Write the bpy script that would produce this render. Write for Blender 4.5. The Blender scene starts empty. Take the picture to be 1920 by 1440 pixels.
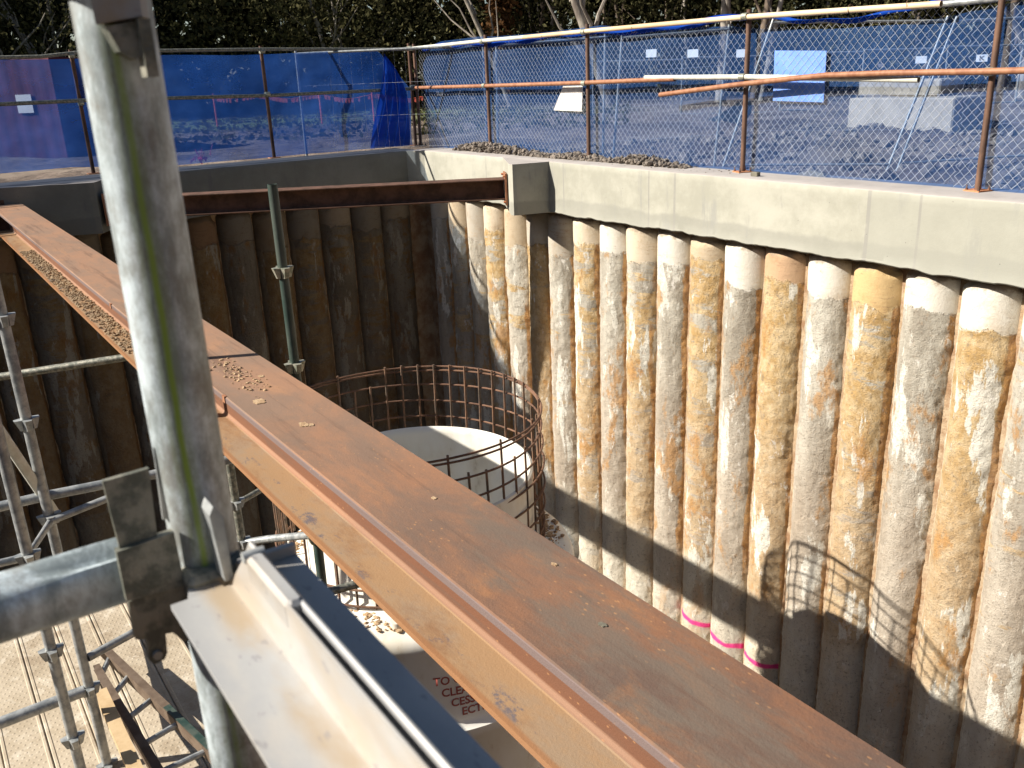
import bpy, math, random
import numpy as np
from math import radians as R, sin, cos, pi
from mathutils import Matrix, Vector
random.seed(7); rng = np.random.default_rng(7)
scene = bpy.context.scene
col = scene.collection

# ------------------------------------------------------------- camera
cam = bpy.data.cameras.new('camera'); camo = bpy.data.objects.new('camera', cam); col.objects.link(camo)
scene.camera = camo
FPX, PITCH, ROLL, YAW = 1674.386, 0.334011501, -0.0424161083, 0.593645471
F = Vector((sin(YAW)*cos(PITCH), cos(YAW)*cos(PITCH), -sin(PITCH)))
R0 = Vector((cos(YAW), -sin(YAW), 0)); U0 = R0.cross(F)
CR = R0*cos(ROLL)+U0*sin(ROLL); CU = U0*cos(ROLL)-R0*sin(ROLL)
camo.matrix_world = Matrix(((CR.x, CU.x, -F.x, 0), (CR.y, CU.y, -F.y, 0), (CR.z, CU.z, -F.z, 1.0), (0, 0, 0, 1)))
cam.sensor_width = 36; cam.lens = FPX/1920*36; cam.clip_start = .05; cam.clip_end = 900
cam.dof.use_dof = True; cam.dof.focus_distance = 6.6; cam.dof.aperture_fstop = 13.5
def bd(px, py, dep):
    d = F+CR*((px-960)/FPX)-CU*((py-720)/FPX); return Vector((0, 0, 1))+d*dep
# ------------------------------------------------------------- world, sun, exposure
SUN = Vector((1, -.5, -.772)).normalized()
world = bpy.data.worlds.new('World'); scene.world = world; world.use_nodes = True
wn = world.node_tree.nodes; bg = wn['Background']
sky = wn.new('ShaderNodeTexSky'); sky.sky_type = 'NISHITA'; sky.sun_disc = False
sky.sun_elevation = math.asin(-SUN.z); sky.sun_rotation = math.atan2(-SUN.x, -SUN.y) % (2*pi)
world.node_tree.links.new(sky.outputs[0], bg.inputs[0]); bg.inputs[1].default_value = .05
sun = bpy.data.lights.new('sun', 'SUN'); sun.energy = 5; sun.angle = R(.53); sun.color = (1, .94, .84)
suno = bpy.data.objects.new('sun', sun); col.objects.link(suno); suno.rotation_euler = SUN.to_track_quat('-Z', 'Y').to_euler()
scene.view_settings.view_transform = 'Standard'; scene.view_settings.look = 'None'; scene.view_settings.exposure = .97
scene.render.resolution_x = 1024; scene.render.resolution_y = 768

# ------------------------------------------------------------- node helpers
class NT:
    def __init__(s, name):
        s.m = bpy.data.materials.new(name); s.m.use_nodes = True; s.t = s.m.node_tree; s.N = s.t.nodes
        s.b = s.N['Principled BSDF']; s.out = s.N['Material Output']
        s.tc = s.N.new('ShaderNodeTexCoord'); s.geo = s.N.new('ShaderNodeNewGeometry'); s.oi = s.N.new('ShaderNodeObjectInfo')
    def L(s, a, b): s.t.links.new(a, b)
    def put(s, sock, v):
        if hasattr(v, 'is_linked') or hasattr(v, 'links'): s.L(v, sock)
        else: sock.default_value = v
    def math(s, op, a, b=0., c=None, clamp=False):
        n = s.N.new('ShaderNodeMath'); n.operation = op; n.use_clamp = clamp
        s.put(n.inputs[0], a); s.put(n.inputs[1], b)
        if c is not None: s.put(n.inputs[2], c)
        return n.outputs[0]
    def coords(s, scale=(1, 1, 1), off=None, src=None):
        n = s.N.new('ShaderNodeMapping'); n.inputs['Scale'].default_value = scale
        s.L(src or s.tc.outputs['Object'], n.inputs[0])
        if off is not None: s.put(n.inputs['Location'], off)
        return n.outputs[0]
    def noise(s, scale=5, detail=6, rough=.6, vec=None, dist=0.):
        n = s.N.new('ShaderNodeTexNoise'); n.inputs['Scale'].default_value = scale; n.inputs['Detail'].default_value = detail
        n.inputs['Roughness'].default_value = rough; n.inputs['Distortion'].default_value = dist
        s.L(vec or s.tc.outputs['Object'], n.inputs['Vector']); return n.outputs['Fac']
    def voro(s, scale=5, vec=None, feature='F1', out='Distance', rnd=1.):
        n = s.N.new('ShaderNodeTexVoronoi'); n.feature = feature; n.inputs['Scale'].default_value = scale
        n.inputs['Randomness'].default_value = rnd
        s.L(vec or s.tc.outputs['Object'], n.inputs['Vector']); return n.outputs[out]
    def ramp(s, fac, a, b, lo=0., hi=1.):           # smooth 0..1 map
        n = s.N.new('ShaderNodeMapRange'); n.interpolation_type = 'SMOOTHSTEP'
        s.put(n.inputs['Value'], fac); s.put(n.inputs['From Min'], a); s.put(n.inputs['From Max'], b)
        n.inputs['To Min'].default_value = lo; n.inputs['To Max'].default_value = hi; return n.outputs[0]
    def mix(s, fac, a, b, mode='MIX'):
        n = s.N.new('ShaderNodeMix'); n.data_type = 'RGBA'; n.blend_type = mode
        s.put(n.inputs['Factor'], fac)
        for i, v in ((6, a), (7, b)):
            if isinstance(v, tuple): n.inputs[i].default_value = (*v, 1) if len(v) == 3 else v
            else: s.L(v, n.inputs[i])
        return n.outputs[2]
    def xyz(s, src=None):
        n = s.N.new('ShaderNodeSeparateXYZ'); s.L(src or s.tc.outputs['Object'], n.inputs[0]); return n.outputs
    def bump(s, h, strength=.5, dist=.01):
        n = s.N.new('ShaderNodeBump'); n.inputs['Strength'].default_value = strength; n.inputs['Distance'].default_value = dist
        s.L(h, n.inputs['Height']); s.L(n.outputs[0], s.b.inputs['Normal'])
    def attr(s, name):
        n = s.N.new('ShaderNodeAttribute'); n.attribute_type = 'OBJECT'; n.attribute_name = name; return n
    def fin(s, c, rough=.8, metal=0., spec=.4):
        s.put(s.b.inputs['Base Color'], (*c, 1) if isinstance(c, tuple) and len(c) == 3 else c)
        s.put(s.b.inputs['Roughness'], rough); s.put(s.b.inputs['Metallic'], metal); s.b.inputs['Specular IOR Level'].default_value = spec
        return s.m
M = {}
def band(nt, v, c, w, soft):     # 1 within |v-c|<w
    d = nt.math('ABSOLUTE', nt.math('SUBTRACT', v, c))
    return nt.ramp(d, w, w+soft, 1., 0.)

def simple(name, c1, c2, sc=8, rough=.7, metal=0., bump=.2, bd=.003, stretch=(1, 1, 1), spec=.4, detail=6, lo=.35, hi=.65, use_world=False):
    n = NT(name); v = n.coords(stretch, src=(n.geo.outputs['Position'] if use_world else None))
    f = n.noise(sc, detail, .65, v); c = n.mix(n.ramp(f, lo, hi), c1, c2)
    if bump: n.bump(n.noise(sc*5, 5, .7, v), bump, bd)
    M[name] = n.fin(c, rough, metal, spec); return M[name]

# --- piles
n = NT('pile')
tone = n.attr('tone').outputs['Color']; mz = n.attr('mud_z').outputs['Fac']; body = n.attr('body').outputs['Fac']
rnd = n.oi.outputs['Random']
offn = n.N.new('ShaderNodeCombineXYZ')
n.L(n.math('MULTIPLY', rnd, 37.), offn.inputs[0]); n.L(n.math('MULTIPLY', rnd, 91.), offn.inputs[2]); off = offn.outputs[0]
v1 = n.coords((1, 1, 1), off); vs = n.coords((1, 1, .22), off); vh = n.coords((.6, .6, 2.2), off)
X = n.xyz(); z = X[2]; side = n.math('ABSOLUTE', X[1]); sy_ = X[1]
zn = n.math('ADD', z, n.math('MULTIPLY', n.math('SUBTRACT', n.noise(4, 6, .7, v1), .5), .34))
topf = n.ramp(n.math('SUBTRACT', zn, mz), -.02, .02)
grey = n.mix(n.ramp(n.noise(3, 6, .7, vs), .35, .65), (.34, .30, .24), (.58, .54, .455))
ochre = n.mix(n.ramp(n.noise(6, 5, .7, v1), .35, .65), (.48, .31, .13), (.64, .49, .29))
bsel = n.ramp(n.math('ADD', n.noise(2.0, 8, .72, vh), n.math('MULTIPLY', n.math('SUBTRACT', body, .5), .50)), .485, .545)
bc = n.mix(bsel, grey, ochre)
lowf = n.ramp(z, -3.3, -1.6, 1., 0.)
bc = n.mix(n.math('MULTIPLY', lowf, .4), bc, (.47, .36, .27))
bc = n.mix(n.math('MULTIPLY', n.ramp(n.noise(3.4, 8, .66, n.coords((1, 1, .26), off)), .565, .59), .9), bc, (.78, .75, .66))     # grout streaks
bc = n.mix(n.math('MULTIPLY', n.ramp(n.noise(3.1, 7, .7, n.coords((1, 1, .5), off)), .55, .64), .75), bc, (.50, .26, .085))
bc = n.mix(n.math('MULTIPLY', n.ramp(n.noise(5.5, 8, .78, v1), .57, .65), .5), bc, (.26, .22, .17))
wv = n.math('MULTIPLY', n.math('SUBTRACT', n.noise(5, 6, .65, vs), .5), .11)
bc = n.mix(n.math('MULTIPLY', n.ramp(n.math('ADD', sy_, wv), -.185, -.20), .6), bc, (.68, .59, .45))
edge = n.math('MULTIPLY', n.ramp(n.math('ADD', sy_, wv), .196, .206), n.ramp(n.noise(1.6, 4, .6, vs), .38, .46))
bc = n.mix(n.math('MULTIPLY', edge, .9), bc, n.mix(n.ramp(n.noise(12, 5, .7, v1), .4, .6), (.58, .32, .12), (.42, .22, .09)))
bc = n.mix(n.math('MULTIPLY', n.ramp(z, -4.5, -4.15, 1., 0.), n.ramp(n.noise(2.5, 5, .6, vs), .35, .6, .35, .85)), bc, (.70, .65, .54))
tc_ = n.mix(n.math('MULTIPLY', n.ramp(n.noise(9, 6, .7, n.coords((.5, .5, 2.5), off)), .55, .7), .5), tone, n.mix(.5, tone, (.45, .27, .12)))
crk = n.noise(5, 4, .6, n.coords((.5, .5, 4.5), off), .4)
crm = n.math('MULTIPLY', n.ramp(n.math('ABSOLUTE', n.math('SUBTRACT', crk, .5)), .004, .016, 1., 0.), n.ramp(n.noise(4, 3, .6, v1), .5, .62))
tc_ = n.mix(n.math('MULTIPLY', crm, .6), tc_, (.25, .15, .09))
tc_ = n.mix(n.math('MULTIPLY', n.ramp(n.noise(3.5, 7, .7, v1), .5, .68), .45), tc_, n.mix(1., tc_, (.72, .60, .46), 'MULTIPLY'))
tc_ = n.mix(n.math('MULTIPLY', n.ramp(n.voro(30, v1), .03, .08, 1., 0.), n.ramp(n.noise(6, 2, .5, v1), .5, .55)), tc_, (.3, .25, .2))
bc = n.mix(n.math('MULTIPLY', n.ramp(n.noise(6.0, 8, .7, n.coords((1, 1, .55), off)), .60, .67), .85), bc, (.78, .74, .67))
bc = n.mix(n.math('MULTIPLY', n.ramp(n.noise(24, 6, .8, v1), .52, .70), .5), bc, (.50, .40, .29))
c = n.mix(topf, bc, tc_)
gr_ = n.math('MULTIPLY', n.ramp(n.noise(30, 6, .8, v1), .55, .62), n.ramp(topf, 0, 1, .55, .05))
c = n.mix(gr_, c, (.22, .175, .13))
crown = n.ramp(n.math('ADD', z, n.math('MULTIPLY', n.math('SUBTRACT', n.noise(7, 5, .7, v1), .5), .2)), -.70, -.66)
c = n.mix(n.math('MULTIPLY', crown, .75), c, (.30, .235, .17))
fine = n.noise(60, 5, .8, v1); pit = n.ramp(n.voro(34, v1), .0, .22)
c = n.mix(n.math('MULTIPLY', n.ramp(fine, .60, .66), n.math('MULTIPLY', n.ramp(topf, 0, 1, .6, .12), n.ramp(n.noise(5, 4, .6, v1), .35, .6, .4, 1.))), c, (.13, .10, .07))
# pink marking paint line near the foot, on the sunlit piles
pk = n.attr('pink').outputs['Fac']
pz = n.math('ADD', z, n.math('MULTIPLY', n.math('SUBTRACT', n.noise(4, 2, .5, v1), .5), .08))
c = n.mix(n.math('MULTIPLY', band(n, pz, -5.15, .016, .03), pk), c, (.85, .07, .28))
c = n.mix(n.attr('damp').outputs['Fac'], c, n.mix(1., c, (.30, .285, .27), 'MULTIPLY'))  # shade of the far wall multiplied into the pile colour
h = n.math('ADD', n.math('MULTIPLY', n.noise(16, 8, .75, v1), 1.), n.math('ADD', n.math('MULTIPLY', fine, .6), n.math('MULTIPLY', pit, .25)))
hh = n.math('MULTIPLY', h, n.ramp(topf, 0, 1, 1., .22))
n.bump(hh, 1., .028)
M['pile'] = n.fin(c, .9, 0, .2)

# --- capping beam concrete
n = NT('cap'); P = n.geo.outputs['Position']; v = n.coords((1, 1, 1), src=P); X = n.xyz(P)
base = n.mix(n.ramp(n.noise(1.6, 8, .72, v), .34, .66), (.315, .305, .25), (.41, .395, .33))
zz = n.math('ADD', X[2], n.math('MULTIPLY', n.math('SUBTRACT', n.noise(1.1, 5, .6, v), .5), .22))
base = n.mix(n.ramp(zz, -.44, -.40, .6, 0.), base, (.25, .245, .21))
lo_ = n.ramp(n.noise(5, 8, .7, n.coords((1, 1, .2), src=P)), .55, .66)
base = n.mix(n.math('MULTIPLY', lo_, .7), base, (.27, .265, .24))
near = n.ramp(X[1], 4.42, 4.37)  # greyer panel at the near end
near = n.math('SUBTRACT', 1., near)
near = n.ramp(X[1], 4.38, 4.42, 1., 0.)
base = n.mix(n.math('MULTIPLY', near, n.ramp(X[2], -.02, -.01, .6, 0.)), base, (.30, .295, .25))
for yy, w in ((4.40, .012), (3.95, .006), (6.62, .010), (7.0, .006), (8.45, .005), (10.1, .004)):
    base = n.mix(n.math('MULTIPLY', band(n, X[1], yy, w, .01), n.ramp(n.noise(6, 3, .6, v), .3, .5, .45, .9)), base, (.27, .26, .23))
pits = n.ramp(n.voro(15, v), .05, .085, 1., 0.); pm = n.math('MULTIPLY', pits, n.ramp(n.noise(7, 2, .5, v), .56, .6))
base = n.mix(pm, base, (.2, .19, .17))
topm = n.ramp(X[2], -.012, -.004)
base = n.mix(topm, base, n.mix(n.ramp(n.noise(3, 7, .7, v), .4, .7), (.40, .365, .335), (.33, .30, .275)))
n.bump(n.math('ADD', n.noise(40, 6, .7, v), n.math('MULTIPLY', pm, -1.5)), .25, .006)
M['cap'] = n.fin(base, .85, 0, .3)
m2_ = n.m.copy(); m2_.name = 'cap_damp'; pr_ = m2_.node_tree.nodes['Principled BSDF']; lk = pr_.inputs['Base Color'].links[0].from_socket  # darker copy of the cap concrete, far-side shade put into its colour
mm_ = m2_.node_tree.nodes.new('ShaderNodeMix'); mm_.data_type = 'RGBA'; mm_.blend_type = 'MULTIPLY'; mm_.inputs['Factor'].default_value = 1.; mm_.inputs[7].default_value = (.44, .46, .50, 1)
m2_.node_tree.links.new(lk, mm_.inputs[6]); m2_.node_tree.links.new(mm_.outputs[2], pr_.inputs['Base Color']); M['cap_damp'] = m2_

# --- rust of the big strut
n = NT('strut'); v = n.coords((1, .45, 1), src=n.geo.outputs['Position']); X = n.xyz(n.geo.outputs['Position'])
a = n.mix(n.ramp(n.noise(2.4, 8, .68, v, .6), .40, .60), (.25, .115, .06), (.13, .085, .065))
a = n.mix(n.math('MULTIPLY', n.ramp(n.noise(5.5, 8, .7, v, .5), .54, .66), .7), a, (.33, .15, .065))
a = n.mix(n.math('MULTIPLY', n.ramp(n.noise(60, 4, .8, v), .5, .7), .35), a, (.12, .07, .05))
a = n.mix(n.math('MULTIPLY', n.ramp(n.math('ADD', X[1], n.math('MULTIPLY', n.noise(3, 4, .6, v), 1.6)), 1.2, 5.), .5), a, (.36, .235, .16))
a = n.mix(n.ramp(X[1], .9, 2.6, .30, 0.), a, (.10, .062, .048))
gw = n.math('MULTIPLY', n.ramp(n.noise(1.6, 7, .75, n.coords((1, .3, 1), off=(5, 3, 2), src=n.geo.outputs['Position'])), .50, .60), n.ramp(X[1], 1.2, 3.2, 
.8, .2))
a = n.mix(gw, a, (.145, .115, .09))
tan = n.mix(n.ramp(n.noise(7, 7, .7, v), .4, .65), (.30, .19, .105), (.27, .195, .13))
dk = n.math('MULTIPLY', n.ramp(n.noise(9, 8, .75, v), .52, .6), band(n, X[0], .995, .018, .02))
tan = n.mix(dk, tan, (.13, .11, .115))
tan = n.mix(n.math('MULTIPLY', n.ramp(n.noise(2.2, 8, .75, n.coords((1, .35, 1), off=(1, 8, 3), src=n.geo.outputs['Position'])), .50, .64), .75), tan, (.20, .105, .055))
ef = n.math('MULTIPLY', n.ramp(X[2], -.2245, -.2225), n.math('MULTIPLY', n.ramp(X[2], -.200, -.198, 1., 0.), n.ramp(X[0], .956, .960, 1., 0.)))
a = n.mix(ef, a, (.17, .125, .115))
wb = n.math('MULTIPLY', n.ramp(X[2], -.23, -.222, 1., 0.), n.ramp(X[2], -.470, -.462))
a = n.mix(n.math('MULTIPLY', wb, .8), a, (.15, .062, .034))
fl = n.math('MULTIPLY', n.ramp(X[2], -.486, -.480), n.ramp(X[2], -.468, -.460, 1., 0.))
stq = n.ramp(n.noise(3.2, 8, .7, n.coords((5, .28, 5), src=n.geo.outputs['Position'])), .52, .66)
a = n.mix(n.math('MULTIPLY', stq, .55), a, (.12, .075, .055))
flk = n.math('MULTIPLY', n.ramp(n.voro(60, n.coords((1, .5, 1), src=n.geo.outputs['Position'])), .10, .2, 1., 0.), n.ramp(n.noise(4, 4, .6, v), .48, .6))
a = n.mix(n.math('MULTIPLY', flk, .6), a, (.42, .22, .10))
low = n.ramp(X[2], -.4828, -.4815, 1., 0.)
a = n.mix(n.math('MULTIPLY', fl, .6), a, (.30, .165, .105))
a = n.mix(low, a, tan)
a = n.mix(n.math('MULTIPLY', n.ramp(X[0], .960, .972, .8, 0.), n.ramp(X[2], -.47, -.46, 1., 0.)), a, (.27, .13, .06))
n.bump(n.math('ADD', n.noise(35, 6, .75, n.coords((1, 1, 1), src=n.geo.outputs['Position'])), n.noise(150, 3, .7)), .35, .003)
M['strut'] = n.fin(a, .8, 0, .12)
simple('dark_rust', (.07, .035, .02), (.14, .07, .045), 6, .75)
simple('rust_tube', (.24, .095, .045), (.36, .17, .09), 14, .6, stretch=(1, 1, .6), use_world=True, bump=.4)
simple('post_rust', (.085, .048, .033), (.17, .09, .056), 12, .6, stretch=(1, 1, .4), use_world=True, bump=.4)
simple('rust_plate', (.42, .15, .06), (.52, .24, .12), 20, .8)
simple('cream_tube', (.72, .58, .38), (.62, .42, .24), 3, .5, stretch=(1, .35, 1), use_world=True)
simple('white_tube', (.66, .66, .58), (.52, .50, .42), 9, .5, use_world=True)
simple('coupler', (.20, .22, .17), (.42, .40, .32), 40, .5, .4)
simple('galv', (.22, .235, .24), (.42, .43, .42), 22, .45, .35, bump=.15)
simple('galv_dark', (.13, .135, .11), (.30, .285, .23), 40, lo=.42, hi=.60, rough=.5, metal=.3, bump=.5, use_world=True)
simple('galv_wire', (.50, .52, .54), (.62, .63, .65), 10, .4, .3, bump=0)
simple('green_paint', (.018, .042, .034), (.07, .085, .07), 9, .5, use_world=True, stretch=(1, 1, .4))
simple('rebar', (.10, .075, .055), (.22, .12, .07), 9, .8, use_world=True)
simple('rebar_rust', (.10, .05, .03), (.19, .10, .058), 9, .8, use_world=True)
simple('dirt_clod', (.13, .11, .09), (.24, .20, .165), 12, .95, bump=.8, bd=.01)
simple('clay', (.35, .22, .12), (.52, .37, .22), 30, .95, bump=.8, bd=.006, use_world=True)
simple('clay_dark', (.20, .145, .09), (.36, .27, .17), 6, .95, bump=.8, bd=.006, use_world=True)
simple('wood', (.42, .29, .15), (.52, .38, .22), 8, .8)
simple('dark_wood', (.10, .09, .07), (.2, .18, .13), 30, .8)
simple('timber_brown', (.085, .055, .035), (.14, .10, .07), 10, .7)
simple('blue_board', (.13, .26, .68), (.16, .30, .74), 5, .5, bump=0)
simple('pale_board', (.62, .56, .50), (.75, .71, .66), 12, .6)
simple('paper', (.75, .76, .78), (.8, .8, .8), 5, .6, bump=0)
simple('ink', (.12, .12, .13), (.14, .14, .15), 5, .6, bump=0)
simple('red_letter', (.30, .07, .05), (.34, .09, .07), 5, .6, bump=0)
simple('maroon', (.07, .006, .012), (.10, .009, .018), 3, .6)
simple('block', (.34, .29, .22), (.44, .38, .30), 3, .9, use_world=True)
simple('bucket_paint', (.05, .08, .10), (.10, .11, .12), 5, .6)
simple('orange_mesh', (.85, .13, .08), (.9, .2, .12), 5, .6, bump=0)
simple('pink_tape', (.9, .15, .25), (.9, .2, .3), 5, .6, bump=0)
simple('bark_pale', (.36, .32, .27), (.15, .12, .10), 3.5, .85, stretch=(1, 1, .35), bump=.4)
simple('bark_dark', (.10, .075, .055), (.20, .15, .11), 4, .9, stretch=(1, 1, .35), bump=.5)
simple('pit_soil', (.26, .15, .08), (.42, .32, .21), 6, .95, bump=.8, bd=.02)
simple('slab', (.07, .06, .05), (.12, .105, .085), 1.5, .9)
# leaf materials
def leafmat(name, c1, c2):
    n = NT(name); c = n.mix(n.ramp(n.noise(.6, 5, .7, n.geo.outputs['Position']), .4, .6), c1, c2)
    c = n.mix(n.math('MULTIPLY', n.ramp(n.noise(9, 2, .7, n.geo.outputs['Position']), .45, .6), .6), c, c1)
    n.fin(c, .95, 0, 0.); tr = n.N.new('ShaderNodeBsdfTranslucent'); n.L(c, tr.inputs[0])
    mx = n.N.new('ShaderNodeMixShader'); mx.inputs[0].default_value = .3
    n.L(n.b.outputs[0], mx.inputs[1]); n.L(tr.outputs[0], mx.inputs[2]); n.L(mx.outputs[0], n.out.inputs[0]); M[name] = n.m
leafmat('leaf_olive', (.05, .052, .024), (.15, .135, .065))
leafmat('leaf_dark', (.018, .020, .010), (.045, .045, .022))
leafmat('leaf_dry', (.13, .065, .03), (.20, .11, .05))

# galvanised standard with lime streak
n = NT('galv_standard'); v = n.coords((1, 1, .35)); X = n.xyz()
c = n.mix(n.ramp(n.noise(26, 7, .75, v), .38, .62), (.27, .31, .315), (.66, .74, .77))
c = n.mix(n.math('MULTIPLY', n.ramp(n.noise(9, 7, .75, n.coords((1, 1, .6))), .46, .62), .75), c, (.20, .185, .155))
ang = n.math('ARCTAN2', X[1], X[0])
w = n.math('ADD', ang, n.math('MULTIPLY', n.math('SUBTRACT', n.noise(9, 3, .6, n.coords((0, 0, .5))), .5), .5))
st = n.math('MULTIPLY', band(n, w, -1.87, .02, .13), n.ramp(n.noise(30, 4, .7, n.coords((1, 1, .2))), .3, .5, .25, 1.))
zf = n.ramp(n.math('ABSOLUTE', n.math('SUBTRACT', X[2], .80)), .02, .42, 1., .30)
c = n.mix(n.math('MULTIPLY', st, zf), c, (.32, .46, .05))
c = n.mix(n.math('MULTIPLY', band(n, w, -1.90, .22, .2), .35), c, (.20, .25, .08))
n.bump(n.noise(90, 4, .7, v), .2, .001)
M['galv_standard'] = n.fin(c, .5, .25, .5)

# transom steel: bright zinc with tan dust toward the root of the flange
n = NT('transom_zinc'); P = n.geo.outputs['Position']; X = n.xyz(P); v = n.coords((1, .4, 1), src=P)
c = n.mix(n.ramp(n.noise(14, 6, .65, v), .4, .65), (.33, .33, .33), (.42, .415, .40))
c = n.mix(n.math('MULTIPLY', n.ramp(n.noise(12, 5, .6, v), .4, .6), band(n, X[0], .135, .003, .016)), c, (.33, .26, .18))
c = n.mix(n.math('MULTIPLY', n.ramp(n.noise(7, 6, .6, v), .52, .66), .4), c, (.35, .28, .21))
c = n.mix(n.math('MULTIPLY', n.ramp(n.noise(110, 3, .6, v), .63, .68), .5), c, (.2, .19, .2))
n.bump(n.noise(120, 3, .6, P), .1, .0006)
M['transom_zinc'] = n.fin(c, .45, .15, .5)
# steel plank, dusty, dimpled
n = NT('plank'); X = n.xyz(); v = n.coords((1, 1, 1), src=n.geo.outputs['Position'])
c = n.mix(n.ramp(n.noise(4, 6, .65, v), .35, .65), (.36, .295, .21), (.45, .38, .285))
def cell(sock, p, o=0.):
    return n.math('SUBTRACT', n.math('FRACT', n.math('ADD', n.math('DIVIDE', sock, p), o)), .5)
row = n.math('FLOOR', n.math('DIVIDE', X[1], .036)); odd = n.math('MULTIPLY', n.math('MODULO', n.math('ABSOLUTE', row), 2.), .5)
dx = n.math('MULTIPLY', cell(X[0], .036, odd), .036); dy = n.math('MULTIPLY', cell(X[1], .036), .036)
rr = n.math('SQRT', n.math('ADD', n.math('MULTIPLY', dx, dx), n.math('MULTIPLY', dy, dy)))
dim = n.ramp(rr, .004, .0095, 1., 0.)
inside = n.ramp(n.math('ABSOLUTE', X[0]), .08, .085, 1., 0.)
dim = n.math('MULTIPLY', dim, inside)
c = n.mix(n.math('MULTIPLY', dim, .10), c, (.30, .24, .17))
c = n.mix(n.math('MULTIPLY', n.ramp(n.noise(2.6, 8, .75, v), .50, .64), .6), c, (.24, .18, .12))
c = n.mix(n.math('MULTIPLY', n.ramp(n.noise(5, 7, .7, n.coords((1, 1, 1), off=(4, 1, 2), src=n.geo.outputs['Position'])), .54, .62), .5), c, (.60, .54, .44))
n.bump(dim, .5, .004)
M['plank'] = n.fin(c, .7, 0, .3)
# poly tank
n = NT('poly'); v = n.coords((1, 1, .5), src=n.geo.outputs['Position'])
c = n.mix(n.ramp(n.noise(2.5, 6, .6, v), .4, .7), (.72, .70, .64), (.62, .56, .45))
c = n.mix(n.math('MULTIPLY', n.ramp(n.noise(5, 7, .7, v), .58, .68), .5), c, (.38, .31, .22))
n.bump(n.noise(3, 3, .5, v), .2, .02); M['poly'] = n.fin(c, .5, 0, .4)
# ground
n = NT('dirt'); P = n.geo.outputs['Position']; X = n.xyz(P)
c = n.mix(n.ramp(n.noise(1.2, 8, .7, P), .38, .62), (.21, .16, .13), (.31, .245, .20))
c = n.mix(n.math('MULTIPLY', n.ramp(n.noise(5, 8, .75, P), .48, .62), .8), c, (.075, .06, .052))
c = n.mix(n.math('MULTIPLY', n.ramp(n.noise(.28, 5, .6, n.coords((1, .5, 1), src=P)), .50, .58), .75), c, (.085, .068, .06))
c = n.mix(n.math('MULTIPLY', n.ramp(n.noise(.5, 5, .6, n.coords((.4, 1, 1), off=(9, 4, 0), src=P)), .52, .62), .6), c, (.38, .31, .25))
far_ = n.ramp(n.math('ADD', n.math('MULTIPLY', X[0], .25), X[1]), 32., 40.)
left_ = n.ramp(X[0], 20., 30., 1., 0.)
c = n.mix(n.math('MULTIPLY', n.math('MULTIPLY', far_, left_), n.ramp(n.noise(.2, 4, .6, P), .3, .5)), c, (.15, .19, .06))
n.bump(n.math('ADD', n.noise(4, 8, .75, P), n.math('MULTIPLY', n.noise(14, 6, .8, P), .5)), 1., .14)
M['dirt'] = n.fin(c, .95, 0, .2)
# shade cloth
def cloth(name, op, colr, colr2):
    n = NT(name); P = n.geo.outputs['Position']; v = n.coords((.6, .6, 1.), src=P)
    c = n.mix(n.ramp(n.noise(1.5, 5, .6, v), .35, .65), colr, colr2)
    df = n.N.new('ShaderNodeBsdfDiffuse'); n.L(c, df.inputs[0]); tl = n.N.new('ShaderNodeBsdfTranslucent'); n.L(c, tl.inputs[0])
    m1 = n.N.new('ShaderNodeMixShader'); m1.inputs[0].default_value = .35; n.L(df.outputs[0], m1.inputs[1]); n.L(tl.outputs[0], m1.inputs[2])
    tp = n.N.new('ShaderNodeBsdfTransparent'); tp.inputs[0].default_value = (.66, .79, 1, 1)
    f = n.math('ADD', op, n.math('MULTIPLY', n.math('SUBTRACT', n.noise(.9, 6, .6, v), .5), .5))
    m2 = n.N.new('ShaderNodeMixShader'); n.L(f, m2.inputs[0]); n.L(tp.outputs[0], m2.inputs[1]); n.L(m1.outputs[0], m2.inputs[2])
    n.L(m2.outputs[0], n.out.inputs[0]); M[name] = n.m
cloth('cloth_thin', .34, (.04, .12, .36), (.07, .17, .44))
cloth('cloth_far', .64, (.02, .085, .36), (.045, .14, .50))
cloth('cloth_fold', .90, (.01, .055, .36), (.015, .08, .46))

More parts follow.
